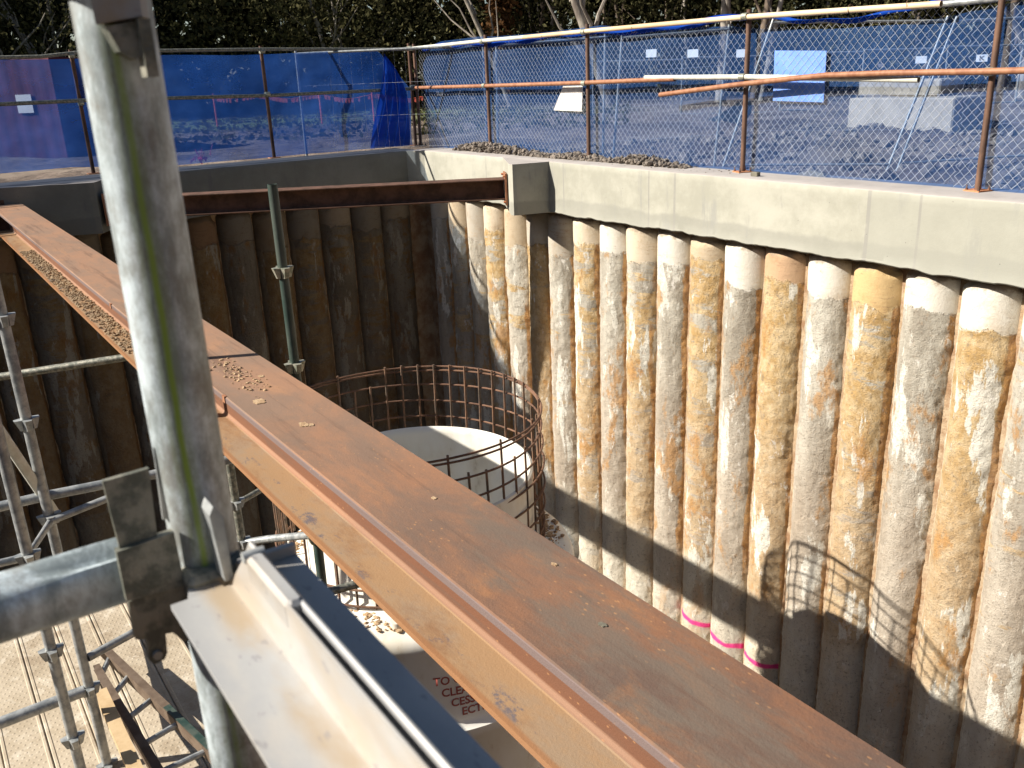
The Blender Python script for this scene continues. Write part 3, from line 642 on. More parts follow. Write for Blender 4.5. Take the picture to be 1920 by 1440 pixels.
sheet('shade_cloth', 'cloth_thin', fr, (fx+.075, 1.9, 0), (fx+.075, 12.4, 0), ctop, lambda q: -.02+.01*sin(q*60), 260, 40, .05, 12, (1, 0))
# rolled hem of darker bunched cloth under the top rail
hy = np.linspace(5.9, 12.3, 90); b = MB()
b.tube([(fx+.06+.01*sin(y*9), y, 1.40+.02*sin(y*2.3)+.012*sin(y*7)) for y in hy], [.022+.012*abs(sin(y*3.1)) for y in hy], 8); b.build('bunched_cloth', 'cloth_fold', fr, smooth=True)
hy = np.linspace(4.2, 6.0, 40); b = MB()
b.tube([(fx+.07+.008*sin(y*9), y, 1.385-.10*sin((y-4.2)/1.8*pi)+.01*sin(y*11)+.03) for y in hy], [.010+.012*abs(sin(y*4.1)) for y in hy], 8); b.build('bunched_cloth', 'cloth_fold', fr, smooth=True)
# sheets of board tied to the fence
b = MB(); b.prism([(fx+.045, 5.79, .665), (fx+.045, 5.23, .652), (fx+.045, 5.235, 1.080), (fx+.045, 5.80, 1.105)], (.008, 0, 0))
tag(b.build('sign_board', 'blue_board'), 'large blank light blue board hanging on the mesh behind the crossing tubes', 'sign board')
b = MB(); b.prism([(fx+.050, 9.17, .555), (fx+.050, 8.62, .545), (fx+.050, 8.60, .838), (fx+.050, 8.97, .835)], (.006, 0, 0))
tag(b.build('sign_board', 'pale_board'), 'small dirty pinkish white board hanging under the rusty middle rail', 'sign board')

# ------------------------------------------------------------- far fence
ff = thing('cloth_fence', (2, 12.78, 0), 'far fence of dark posts wrapped in blue shade cloth above the shaded wall', 'fence')
fy = 12.75
for x, dz in ((-2.5, 0), (-.1, 0), (2.25, 0), (4.67, 0), (6.98, 0)):
    MB().tube([(x, fy, .003), (x, fy, 1.50)], .0242, 16, hollow=True).build('post', 'dark_rust', ff, smooth=True)
    MB().box((x-.07, fy-.07, .001), (x+.07, fy+.07, .011)).build('base_plate', 'rust_plate', ff)
    for zc in (1.43, .87):
        b = MB(); b.tube([(x, fy, zc-.025), (x, fy, zc+.025)], .031, 14); b.tube([(x-.03, fy-.05, zc), (x+.03, fy-.05, zc)], .031, 14); b.build('coupler', 'coupler', ff)
MB().tube([(-4.5, fy-.05, 1.42), (1.9, fy-.05, 1.425), (2.4, fy-.05, 1.47), (4.7, fy-.05, 1.455), (7.02, fy-.05, 1.41)], .022, 12).build('rail', 'galv_dark', ff, smooth=True)
MB().tube([(-4.5, fy-.05, .91), (2.3, fy-.05, .90), (4.7, fy-.05, .85), (7.1, fy-.05, .845)], .0242, 12).build('rail', 'galv_dark', ff, smooth=True)
sheet('shade_cloth', 'cloth_far', ff, (-4.5, fy+.04, 0), (6.98, fy+.04, 0), lambda q: float(np.interp(-4.5+11.48*q, [-4.5, 6.5, 6.98], [1.41, 1.40, .86]))+.01*sin(q*30), lambda q: float(np.interp(-4.5+11.48*q, [-4.5, 2.0, 3.0, 7], [.10, .10, .02, .0])), 300, 40, .13, 30, (0, 1))
# pleated loose drape at the corner
b = MB(); nu, nv = 60, 26; V = np.zeros((nu, nv, 3))
for i in range(nu):
    s = i/(nu-1)
    for j in range(nv):
        q = j/(nv-1); top_ = np.array([6.50+.10*s, 1.36-.12*s]); bot_ = np.array([6.15+.65*s, .02])
        mid = np.array([6.40+.62*s, .72-.02*s]); p = (1-q)**2*top_+2*q*(1-q)*mid+q*q*bot_
        V[i, j] = (p[0], fy-.10+.045*sin(s*26+q*3)*(.3+q)-.03*sin(q*6), p[1])
link('loose_cloth', grid_mesh(V, nu, nv), 'cloth_fold', ff, smooth=True, angle=180)

# ------------------------------------------------------------- scaffold
def wedge_ring(mb, x, y, z, s=1.):
    for k in range(4):
        a = k*pi/2+.04; dx, dy = cos(a), sin(a); px, py = -dy, dx
        P = [(x+dx*.022+px*.022, y+dy*.022+py*.022), (x+dx*.022-px*.022, y+dy*.022-py*.022), (x+dx*.054*s-px*.014, y+dy*.054*s-py*.014), (x+dx*.054*s+px*.014, y+dy*.054*s+py*.014)]
        Q = [(x+dx*.022+px*.016, y+dy*.022+py*.016), (x+dx*.022-px*.016, y+dy*.022-py*.016), (x+dx*.036*s-px*.010, y+dy*.036*s-py*.010), (x+dx*.036*s+px*.010, y+dy*.036*s+py*.010)]
        V = [(p[0], p[1], z+.025) for p in P]+[(q[0], q[1], z-.028) for q in Q]
        mb.add(V, [(0, 1, 2, 3), (7, 6, 5, 4), (0, 4, 5, 1), (1, 5, 6, 2), (2, 6, 7, 3), (3, 7, 4, 0)])
def standard(x, y, z0, z1, joints, mat, label, r=.02415, seg=24, kn='coupler'):
    t = thing('scaffold_standard', (x, y, z0), label, 'scaffold post', 'scaffold standards')
    MB().tube([(x, y, z0), (x, y, z1)], r, seg, hollow=True).build('tube', mat, t, smooth=True, loc=(x, y, 0))
    for z in joints:
        b = MB(); wedge_ring(b, x, y, z); b.build('pressing', kn, t)
    MB().box((x-.075, y-.075, z0-.012), (x+.075, y+.075, z0)).build('base_plate', 'galv_dark', t)
    return t
def tubething(name, pts, mat, label, cat, group=None, r=.02415, seg=16, ends=None):
    t = MB().tube(pts, r, seg, hollow=True)
    if ends:
        for p in (pts[0], pts[-1]): t.box((p[0]-.035, p[1]-.03, p[2]-.045), (p[0]+.035, p[1]+.03, p[2]+.05), bev=.006)
    return tag(t.build(name, mat, None, smooth=True), label, cat, group)
zf = ZF+.012
S0 = standard(.142, .642, zf, 1.6, [1.09, .165-.495, -.825, -1.32, -1.81], 'galv_standard', 'nearest galvanised scaffold tube with a lime green paint streak', seg=40, kn='galv')
A0 = standard(.305, 4.48, zf, .62, [.055-.495*k for k in range(12)], 'galv', 'grey scaffold post standing on the left edge behind the near tube', kn='galv')
B0 = standard(.165, 4.12, zf, .05, [-.44-.495*k for k in range(1, 11)], 'galv', 'shorter grey scaffold post leaning beside the cyan brace at the left edge', kn='galv')
G0 = standard(1.53, 4.25, zf, .546, [.1185-.495*k for k in range(12)], 'green_paint', 'slim dark green scaffold post rising between the long strut and the corner brace', kn='coupler')
E0 = standard(1.30, 4.90, zf, -1.05, [-1.34, -1.60, -2.1], 'galv_dark', 'short grey scaffold post showing just right of the near tube', kn='galv')
tubething('scaffold_ledger', [tuple(bd(-200, 735, 5.6)), tuple(bd(10, 705, 5.6)), tuple(bd(300, 660, 5.65))], 'galv_dark', 'upper scaffold rail crossing the dark pit behind the long strut', 'scaffold rail', 'scaffold ledgers')
tubething('scaffold_ledger', [(-1.2, 4.60, -.82), (.305, 4.52, -.83), (1.53, 4.30, -.83)], 'galv', 'middle scaffold rail passing behind the near clamp plate', 'scaffold rail', 'scaffold ledgers')
tubething('scaffold_ledger', [(-1.2, 4.42, -.97), (.165, 4.20, -.965), (.305, 4.44, -.93), (.60, 4.42, -.88)], 'galv', 'bent lower scaffold rail with a curled end behind the clamp plate', 'scaffold rail', 'scaffold ledgers', r=.018)
tubething('scaffold_ledger', [(-1.4, 4.48, -1.94), (.28, 4.48, -1.92)], 'galv', 'lit scaffold rail above the steel planks at the lower left', 'scaffold rail', 'scaffold ledgers', r=.03)
tubething('scaffold_ledger', [(.33, 4.48, -1.74), (.78, 4.62, -1.73)], 'galv', 'short scaffold rail over the planks ending under the clamp', 'scaffold rail', 'scaffold ledgers', r=.022)
tubething('scaffold_ledger', [(1.30, 4.90, -1.34), (1.9, 5.2, -1.34)], 'galv_dark', 'thin scaffold rail joined to the short post', 'scaffold rail', 'scaffold ledgers', r=.018)
tubething('scaffold_ledger', [(1.30, 4.90, -1.60), (1.42, 4.75, -1.55), (1.53, 4.28, -1.36)], 'galv', 'stubby pale scaffold rail between short post and green post', 'scaffold rail', 'scaffold ledgers', r=.022)
tubething('scaffold_ledger', [(1.55, 4.25, -1.72), (2.9, 4.1, -1.75)], 'galv_dark', 'dark scaffold rail crossing in front of the white tank', 'scaffold rail', 'scaffold ledgers')
tubething('scaffold_brace', [(.045, 4.06, .10), (.35, 4.62, -1.0)], 'white_tube', 'pale cyan diagonal scaffold brace leaning between the two left posts', 'scaffold brace', r=.024)
# planks
for k in range(8):
    xa = -.817+.2225*k; xc = xa+.1105; t = thing('steel_plank', (xc, 4.6, -2.42), f'dusty dimpled steel scaffold plank, {ordn(k)} from the left side of the deck', 'scaffold plank', 'steel planks of the scaffold deck')
    b = MB(); w = .1095
    prof = [(-w, -.055), (-w, -.006), (-w+.006, 0), (-w+.018, 0), (-w+.022, -.004), (w-.022, -.004), (w-.018, 0), (w-.006, 0), (w, -.006), (w, -.055)]
    V = []; 
    for yy in (-3.0, -1, 1, 1.75): V += [(xc+x, 4.6+yy, -2.42+z+(k % 2)*.004) for x, z in prof]
    Fc = [(i*10+j, i*10+j+1, (i+1)*10+j+1, (i+1)*10+j) for i in range(3) for j in range(9)]
    b.add(V, Fc); b.build('deck_sheet', 'plank', t, loc=(xc, 4.6, -2.42))
    for yy in (-3.0, 1.75):
        b = MB(); b.box((xc-w+.004, 4.6+yy-.008, -2.47), (xc+w-.004, 4.6+yy+.008, -2.43)); b.build('end_hook', 'galv', t)
for y in (1.7, 4.1, 6.25): tubething('scaffold_transom', [(-.9, y, -2.51), (1.1, y, -2.51)], 'galv_dark', {1.7: 'near hidden cross tube under the plank deck', 4.1: 'middle cross tube under the plank deck', 6.25: 'far cross tube under the end of the plank deck'}[y], 'scaffold rail', 'tubes under the deck')
# narrow pale boards lying along the deck
def boardthing(a, b_, w, h, mat, nm, label, cat, holes=()):
    a = Vector(a); b_ = Vector(b_); t = (b_-a).normalized(); s = t.cross(Vector((0, 0, 1))).normalized()*w/2; u = s.cross(t).normalized()*h
    if u.z < 0: u = -u
    mb = MB(); mb.prism([a-s, a+s, b_+s, b_-s], u); o = mb.build(nm, mat)
    for hp, r in holes: 
        p = a+(b_-a)*hp+u*1.02; MB().tube([p, p+u.normalized()*.002], r, 14).build('hole', 'ink', o)
    return tag(o, label, cat)
boardthing((.355, 4.72, -2.20), (.375, 6.1, -2.10), .055, .03, 'plank', 'channel_rail', 'pale flat steel channel with a round hole lying beyond the left post', 'steel channel', ((.42, .016), (.62, .008)))
boardthing((.39, 3.3, -2.1), (.365, 4.66, -2.10), .065, .035, 'wood', 'timber_board', 'narrow sunlit timber board running toward the bottom edge beside the ladder', 'timber board')
# ladder lying on the deck
lt = thing('ladder', (.5, 4.8, -2.36), 'brown and green ladder leaning across the scaffold planks at the lower left', 'ladder')
a0, a1 = Vector((.48, 5.30, -2.26)), Vector((.80, 3.55, -2.20)); b0, b1 = Vector((.40, 5.05, -2.22)), Vector((.50, 3.6, -2.2))
for p, q in ((a0, a1), (b0, b1)):
    mb = MB(); t_ = (q-p).normalized(); s = t_.cross(Vector((0, 0, 1))).normalized()*.022
    mb.prism([p-s, p+s, q+s, q-s], (0, 0, .07)); mb.build('stile', 'timber_brown', lt)
for f in (.06, .22, .40, .58, .76, .94):
    p = a0+(a1-a0)*f+Vector((0, 0, .035)); q = b0+(b1-b0)*f+Vector((0, 0, .035)); MB().tube([p, q], .016, 10).build('rung', 'galv', lt)
p = a0+(a1-a0)*.5; q = a0+(a1-a0)*.78; mb = MB(); t_ = (q-p).normalized(); s = t_.cross(Vector((0, 0, 1))).normalized()*.018
mb.prism([p-s+Vector((0, 0, .0705)), p+s+Vector((0, 0, .0705)), q+s+Vector((0, 0, .0705)), q-s+Vector((0, 0, .0705))], (0, 0, .004)); mb.build('sticker', 'green_paint', lt)

# near ledger with its wedge clamp
L0 = thing('scaffold_ledger', (-.4, .665, .66), 'nearest galvanised scaffold ledger with a wedge clamp, entering from the left edge', 'scaffold rail', 'scaffold ledgers')
xs = np.linspace(-1.2, .085, 60); V = []; seg = 28; b = MB(); Vt = np.zeros((60, seg, 3))
for i, x in enumerate(xs):
    sq = max(0, min(1, (x-.005)/.05)); sq = sq*sq*(3-2*sq)
    for k in range(seg):
        a = 2*pi*k/seg; cy, cz = cos(a)*.0243, sin(a)*.0243
        crease = math.exp(-((a-pi*.62)/.35)**2)*.010*sq
        Vt[i, k] = (x, .662+cy*(1-.30*sq), .658+cz*(1+.10*sq)-crease)
me = grid_mesh(Vt, 60, seg, closed=True); o = link('tube', me, 'galv_standard', L0, smooth=True)
Y = .604
def platep(nm, pts, y, th, mat, par):
    b = MB(); b.prism([(x, y, z) for x, z in pts], (0, th, 0)); return b.build(nm, mat, par)
platep('wedge', [(.079, .746), (.110, .747), (.107, .693), (.081, .693)], .626, .004, 'galv_dark', L0)
platep('clamp_body', [(.078, .693), (.118, .695), (.119, .650), (.078, .653)], .622, .008, 'galv_dark', L0)
platep('clamp_jaw', [(.0795, .650), (.122, .650), (.122, .600), (.116, .601), (.111, .603), (.105, .613), (.1, .614), (.0985, .598), (.096, .5935), (.089, .592), (.0852, .597), (.087, .615), (.079, .618)], .626, .008, 'galv_dark', L0)
MB().tube([(.0915, .627, .600), (.0915, .623, .600)], .0035, 12).build('rivet', 'galv', L0, smooth=True)
# gusset on the tube, pointing up
b = MB(); b.prism([(.1175, .640, .757), (.1150, .640, .70), (.1185, .640, .70)], (0, -.003, 0)); b.build('gusset', 'galv', S0)
b = MB(); b.box((.118, .604, .640), (.166, .672, .662), bev=.004); b.build('pressing', 'galv_dark', S0)
# top pressing with hanging wedge
b = MB(); b.prism([(.1235, .606, 1.0375), (.1485, .598, 1.0415), (.150, .598, 1.10), (.122, .606, 1.10)], (.008, .016, 0)); b.build('pressing', 'transom_zinc', S0)
b = MB(); b.prism([(.1285, .604, 1.036), (.150, .604, 1.040), (.150, .604, 1.022), (.142, .604, 1.017), (.134, .604, 1.022)], (0, .016, 0)); b.build('gusset', 'galv_dark', S0)
b = MB(); b.box((.1455, .596, 1.007), (.1525, .610, 1.040)); b.build('wedge', 'galv_dark', S0)

# transom: two angles back to back
T0 = thing('scaffold_transom', (.15, .1, .656), 'bright galvanised double angle transom running to the bottom edge of the picture', 'scaffold rail')
def angle_leg(x_in, x_out, y0, y1, z, h, th, nm):
    sgn = 1 if x_out > x_in else -1; r = .003
    prof = [(x_out, 0), (x_in+sgn*(th+r), 0), (x_in+sgn*(th+r*.3), r*.3), (x_in+sgn*th, r), (x_in+sgn*th, h-th*.5), (x_in+sgn*th*.8, h-.0005), (x_in+sgn*th*.4, h), (x_in, h-th*.4), (x_in, -th), (x_out, -th)]
    V = [(x, y-(.042 if (y == y1 and zz > .002) else 0), z+zz) for y in (y0, y1) for x, zz in prof]; N = len(prof)
    Fc = [tuple(range(N)), tuple(range(2*N-1, N-1, -1))]+[(i, (i+1) % N, N+(i+1) % N, N+i) for i in range(N)]
    return MB().add(V, Fc).build(nm, 'transom_zinc', T0, smooth=True, angle=30)
angle_leg(.1490, .1012, -.7, .592, .656, .043, .0038, 'angle')
angle_leg(.1540, .1995, -.7, .608, .656, .043, .0038, 'angle')
MB().box((.1450, .47, .680), (.1582, .546, .7005), bev=.003).build('spacer', 'transom_zinc', T0)
MB().tube([(.144, .548, .698), (.159, .548, .698)], .004, 10).build('weld', 'galv', T0, smooth=True)
b = MB(); b.prism([(.1130, .592, .655), (.1400, .592, .655), (.1385, .616, .655), (.128, .620, .655), (.119, .612, .655)], (0, 0, -.005)); b.build('hook', 'transom_zinc', T0)
b = MB(); b.box((.154, .602, .654), (.1995, .608, .666), bev=.001); b.build('end_lip', 'transom_zinc', T0)
b = MB(); b.prism([(.1460, .588, .662), (.1400, .588, .662), (.1365, .588, .716), (.1400, .588, .722), (.1460, .588, .712), (.1455, .588, .704)], (.0, .020, 0))
b.build('wedge', 'galv', T0)
b = MB(); b.prism([(.120, .606, .640), (.150, .606, .640), (.150, .606, .560), (.143, .606, .545), (.134, .606, .548), (.130, .606, .570)], (0, .010, 0)); b.build('hook', 'galv_dark', T0)

# ------------------------------------------------------------- rebar cage and tank
CC = (2.965, 5.94); TC = (2.95, 5.76)
cg = thing('rebar_cage', (CC[0], CC[1], ZF), 'round rusty rebar cage standing around the white tank in the pit', 'rebar cage')
def ringpts(r, z, a0=0, a1=2*pi, n=80, w=.008, sd=0): return [(CC[0]+(r+w*sin(a*5+sd))*cos(a), CC[1]+(r+w*sin(a*4+sd))*sin(a), z+w*.8*sin(a*3+sd)) for a in np.linspace(a0, a1, n)]
zs = [-1.46, -1.49, -1.62, -1.78, -1.94, -2.10, -2.26, -2.42, -2.56]
for k, z in enumerate(zs):
    if z < ZF: continue
    if k in (1, 2, 3, 4, 5, 6): pts = ringpts(1.09, z, (-2.2, -1.9, -1.75, -1.75, -1.7, -1.7)[k-1], (2.6, 2.35, 1.9, 1.6, 1.45, 1.4)[k-1], sd=k)
    else: pts = ringpts(1.09, z, .3*k, .3*k+2*pi, sd=k)
    MB().tube(pts, .0085, 7).build('ring_bar', 'rebar_rust', cg, smooth=True)
for k in range(46):
    a = 2*pi*k/46; back = sin(a)+.3*cos(a)
    top = -1.435 if (k % 3 == 0 or -.6 < a < 1.2) else -1.60-.02*(k % 2)
    if 1.9 < a < 3.3: top = -2.15 if k % 2 else -2.3
    MB().tube([(CC[0]+1.070*cos(a), CC[1]+1.070*sin(a), top), (CC[0]+1.07*cos(a+.01), CC[1]+1.07*sin(a+.01), -2.0), (CC[0]+1.07*cos(a), CC[1]+1.07*sin(a), -2.605)], .0095, 7).build('upright_bar', 'rebar', cg, smooth=True)
tk = thing('poly_tank', (CC[0], CC[1], ZF), 'large round white plastic tank with red lettering inside the rebar cage', 'tank')
prof = [(.0, -3.6), (.84, -3.6), (.865, -3.5), (.865, -1.96), (.875, -1.92), (.895, -1.90), (.915, -1.91), (.922, -1.95), (.922, -2.55), (.96, -2.60), (1.13, -2.615), (1.20, -2.64), (1.225, -2.70), (1.215, -2.76), (1.19, -2.80), (1.19, -3.36), (1.205, -3.40), (1.25, -3.42), (1.255, -3.48), (1.215, -3.53), (1.21, -4.3), (1.25, -4.35), (1.25, -4.42), (1.21, -4.47), (1.21, ZF)]
MB().lathe(prof, TC, 96).build('shell', 'poly', tk, smooth=True, angle=50)
pp = [(TC[0]+rr_*cos(a), TC[1]+rr_*sin(a), -2.607) for rr_, a in zip(np.random.default_rng(4).uniform(.95, 1.15, 900), np.random.default_rng(5).uniform(2.2, 6.2, 900))]
mb = MB(); clods(mb, pp, .006, .03, .6, 14); tag(mb.build('soil', 'clay'), 'crumbs of soil lying on the shoulder of the white tank', 'soil', kind='stuff')
def text_mesh(txt, size, ext=.0): 
    cu = bpy.data.curves.new('t', 'FONT'); cu.body = txt; cu.size = size; cu.extrude = ext; cu.resolution_u = 3; cu.offset = size*.022
    o = bpy.data.objects.new('t', cu); col.objects.link(o); dg = bpy.context.evaluated_depsgraph_get(); me = bpy.data.meshes.new_from_object(o.evaluated_get(dg))
    bpy.data.objects.remove(o); return me
for txt, ang, z in (('TO OFF', -117.5, -3.04), ('CLEAN', -115, -3.14), ('CESSING', -112, -3.235), ('ECTION', -108.5, -3.325)):
    me = text_mesh(txt, .095); r = 1.1935
    for v in me.vertices:
        a = R(ang)+v.co.x*.88/r; zz = v.co.y; v.co = (TC[0]+r*cos(a), TC[1]+r*sin(a), z+zz)
    me.name = 'lettering'; link('lettering', me, 'red_letter', tk)
# cap lids and straps on the tank's shoulder
for a, z in ((-2.25, -2.6), (-1.95, -2.6)):
    MB().tube([(TC[0]+1.08*cos(a), TC[1]+1.08*sin(a), z-.03), (TC[0]+1.08*cos(a), TC[1]+1.08*sin(a), z+.04)], .05, 16).build('lid', 'poly', tk, smooth=True)

# ------------------------------------------------------------- beyond the fences
def G(x, y): return float(gz(np.array([x]), np.array([y]))[0])
# temporary fence panels (near row)
def temp_panel(P0, P1, h, lean, label, side=0., r=.019, n=14, clip=True):
    a = Vector(P0); b_ = Vector(P1); t = thing('temporary_fence_panel', a, label, 'fence panel', 'temporary fence panels')
    along = (b_-a); d = along.normalized(); nrm = Vector((-d.y, d.x, 0)); up = Vector((0, 0, h))+nrm*lean*h*.3+Vector((CR.x, CR.y, 0))*side
    for p, nm in ((a, 'upright'), (b_, 'upright')): MB().tube([p, p+up*1.03], r, 10).build(nm, 'galv', t, smooth=True)
    MB().tube([a+up, b_+up], r, 10).build('rail', 'galv', t, smooth=True); MB().tube([a+up*.06, b_+up*.06], r*.9, 8).build('rail', 'galv', t, smooth=True)
    mb = MB(); N = max(6, int(along.length/.16))
    for i in range(1, N): q = a+along*i/N; mb.tube([q+up*.06, q+up], .0011, 3, cap=False)
    for k in range(1, 4): mb.tube([a+up*(.06+.94*k/4), b_+up*(.06+.94*k/4)], .0015, 3, cap=False)
    mb.build('mesh_infill', 'galv_wire', t); return t
# positions derived from the place: a zigzag row 12.5 m off
row = [((5.30, 13.1), (7.28, 11.16), 1.90, 'panel by the pit corner seen through deep blue cloth'), ((7.24, 10.85), (8.42, 9.95), 1.90, 'short panel behind the small pale board'), ((8.50, 9.85), (9.60, 8.95), 1.92, 'panel behind the rusty rail end, left of the white board'),
       ((9.68, 8.88), (11.52, 7.52), 1.95, 'panel behind the large white board'), ((11.64, 7.44), (13.6, 6.3), 1.93, 'panel behind the nearest fence post at the right')]
for ((x0, y0_), (x1, y1_), h, lb), sd_ in zip(row, (0, .05, .15, .62, .60)):
    temp_panel((x0, y0_, G(x0, y0_)), (x1, y1_, G(x1, y1_)), h, .05, 'galvanised temporary fence '+lb, side=sd_)
# second, farther row with small white signs
far_pts = [(20.5, 24.7), (23.05, 23.05), (25.8, 21.1), (28.0, 19.5), (30.3, 17.9), (32.4, 16.5), (34.6, 15.0)]
for i in range(6):
    (x0, y0_), (x1, y1_) = far_pts[i], far_pts[i+1]; z0_ = -.72
    temp_panel((x0, y0_, z0_+.05), (x1, y1_, z0_), 1.95, .02, f'distant temporary fence panel before the trees, {ordn(i)} from the left', r=.03)
for px, py, dp, txt in ((1221, 100, 26, ''), (1299, 100, 26, ''), (1391, 100, 26, ''), (1727, 112, 29, ''), (1841, 109, 29, 'K')):
    c0 = bd(px, py, dp); ax_ = Vector((.35, -.94, 0)).normalized(); sx = ax_*.17; sz = Vector((0, 0, .11)); nn_ = Vector((-.94, -.35, 0)).normalized()
    mb = MB(); mb.prism([c0-sx-sz, c0+sx-sz, c0+sx+sz, c0-sx+sz], -nn_*.01)
    o = mb.build('notice', 'paper'); tag(o, {1221: 'tiny white notice on the distant fence above the white tube end', 1299: 'tiny white notice left of the pale tree trunk', 1391: 'tiny white notice beside the second fence post from the right', 1727: 'white notice half hidden by a leaning fence upright', 1841: 'white notice with a letter K left of the nearest fence post'}[px], 'notice', 'white notices on the distant fence')
    if txt:
        me = text_mesh(txt, .2); Mx = Matrix((( *CR, 0), (0, 0, 1, 0), (0, 0, 0, 0), (0, 0, 0, 1)))
        for v in me.vertices:
            q = c0+ax_*(v.co.x*1.3-.08)+Vector((0, 0, 1))*(v.co.y-.07)+nn_*.012; v.co = q
        link('letter', me, 'ink', o)
r_ = np.random.default_rng(21); n_ = 1500; cx = r_.uniform(7.6, 19, n_); cy = r_.uniform(2.5, 15, n_); cz = gz(cx, cy)
mb = MB(); clods(mb, list(zip(cx, cy, cz)), .02, .15, .7, 22); tag(mb.build('soil', 'dirt_clod'), 'churned lumps of soil on the ground behind the mesh fence', 'soil', kind='stuff')
# concrete blocks
def block(p, L, w, h, ang, label):
    b = MB(); rot = Matrix.Rotation(ang, 3, 'Z'); b.box((0, 0, 0), (L, w, h), bev=.03); b.v = [tuple(rot @ Vector(q)+Vector(p)) for q in b.v]
    tag(b.build('concrete_block', 'block', smooth=False), label, 'concrete block', 'concrete blocks')
A1 = bd(1588, 231, 21); A2 = bd(1785, 232, 19); ang = math.atan2(A2.y-A1.y, A2.x-A1.x)
block((A1.x, A1.y, -.60), Vector((A2.x-A1.x, A2.y-A1.y, 0)).length, 1.35, .75, ang, 'long lower concrete block half buried in churned soil')
B1 = bd(1608, 177, 21.4); B2 = bd(1765, 177, 19.8)
block((B1.x, B1.y, .153), Vector((B2.x-B1.x, B2.y-B1.y, 0)).length, .95, .36, ang-.02, 'smaller concrete block stacked on the long lower block')
# bucket
bk = thing('digger_bucket', (12.7, 11.5, -.2), 'dark digger bucket tipped on the soil behind the mesh fence', 'bucket')
mb = MB(); c0 = bd(1375, 205, 15); V = []
for yy in (-.28, .28):
    for a in np.linspace(-2.6, .5, 14): V.append(c0+Vector((CR.x, CR.y, 0))*(.24*cos(a))+Vector((F.x, F.y, 0))*yy+Vector((0, 0, .02+.24*sin(a))))
mb.add(V, [(i, i+1, 15+i, 14+i) for i in range(13)]+[tuple(range(14)), tuple(range(14, 28))]); mb.build('shell', 'bucket_paint', bk)
mb = MB()
for q in (-.2, 0, .2): mb.prism([c0+Vector((CR.x, CR.y, 0))*-.2+Vector((F.x, F.y, 0))*(q-.03)+Vector((0, 0, -.10)), c0+Vector((CR.x, CR.y, 0))*-.36+Vector((F.x, F.y, 0))*q+Vector((0, 0, -.14)), c0+Vector((CR.x, CR.y, 0))*-.2+Vector((F.x, F.y, 0))*(q+.03)+Vector((0, 0, -.10))], (0, 0, -.04))
mb.build('teeth', 'bucket_paint', bk)
# container on the far left
ct = thing('shipping_container', (2.4, 25.5, -.6), 'maroon steel container behind the blue cloth at the far left', 'container')
P1 = bd(-190, 300, 24); P2 = bd(128, 300, 22); P1.z = P2.z = -.58; d_ = (P2-P1).normalized(); nr = Vector((-d_.y, d_.x, 0)); Lc = (P2-P1).length; V = []; N = 60
for i in range(N+1):
    q = P1+d_*Lc*i/N+nr*(.012 if (i//2) % 2 else 0.); V += [q, q+Vector((0, 0, 2.4))]
mb = MB().add(V, [(2*i, 2*i+2, 2*i+3, 2*i+1) for i in range(N)])
mb.add([P2, P2+nr*2.4, P2+nr*2.4+Vector((0, 0, 2.4)), P2+Vector((0, 0, 2.4))], [(0, 1, 2, 3)]); mb.add([P1+Vector((0, 0, 2.4)), P2+Vector((0, 0, 2.4)), P2+nr*2.4+Vector((0, 0, 2.4)), P1+nr*2.4+Vector((0, 0, 2.4))], [(0, 1, 2, 3)])
mb.add([P1, P1+nr*2.4, P1+nr*2.4+Vector((0, 0, 2.4)), P1+Vector((0, 0, 2.4))], [(0, 1, 2, 3)])
mb.build('body', 'maroon', ct)
q0 = P1+d_*Lc*.79-nr*.03; mb = MB(); mb.prism([q0+Vector((0, 0, 1.15)), q0+d_*.50+Vector((0, 0, 1.15)), q0+d_*.50+Vector((0, 0, 1.58)), q0+Vector((0, 0, 1.58))], -nr*.015); mb.build('placard', 'paper', ct)
# orange barrier mesh line
bt = thing('barrier_line', (12, 30, -.6), 'line of orange barrier flags strung across the field behind the far fence', 'barrier')
mb = MB(); fl = MB(); prev = None
for i in range(64):
    px = 400+i*6.2; c0 = bd(px, 181+ (4*sin(i*.35)), 34)
    if prev is not None: mb.tube([prev, c0], .006, 3, cap=False)
    prev = c0; s = .045+.05*random.random()
    if random.random() < .8: fl.prism([c0-CR*s, c0+CR*s, c0+CR*s*.6-Vector((0, 0, .16)), c0-CR*s*.7-Vector((0, 0, .14))], F*.01)
    if i % 16 == 0: mb.tube([c0+Vector((0, 0, .1)), Vector((c0.x, c0.y, -.9))], .03, 6)
mb.build('cord', 'orange_mesh', bt); tag(fl.build('flags', 'orange_mesh', bt), kind='stuff')
r_ = np.random.default_rng(12); mb = MB(); c0 = bd(378, 298, 13.6)
for i in range(16): p = c0+Vector((r_.normal()*.09, r_.normal()*.05, r_.normal()*.03)); q = Vector((r_.normal()*.06, 0, r_.normal()*.05+.02)); mb.prism([p, p+q, p+q+Vector((0, 0, .04)), p+Vector((.01, 0, .04))], (0, .004, 0))
tag(mb.build('marker_tape', 'pink_tape'), 'crumpled pink marker tape behind the far wall near the scaffold tube', 'tape')

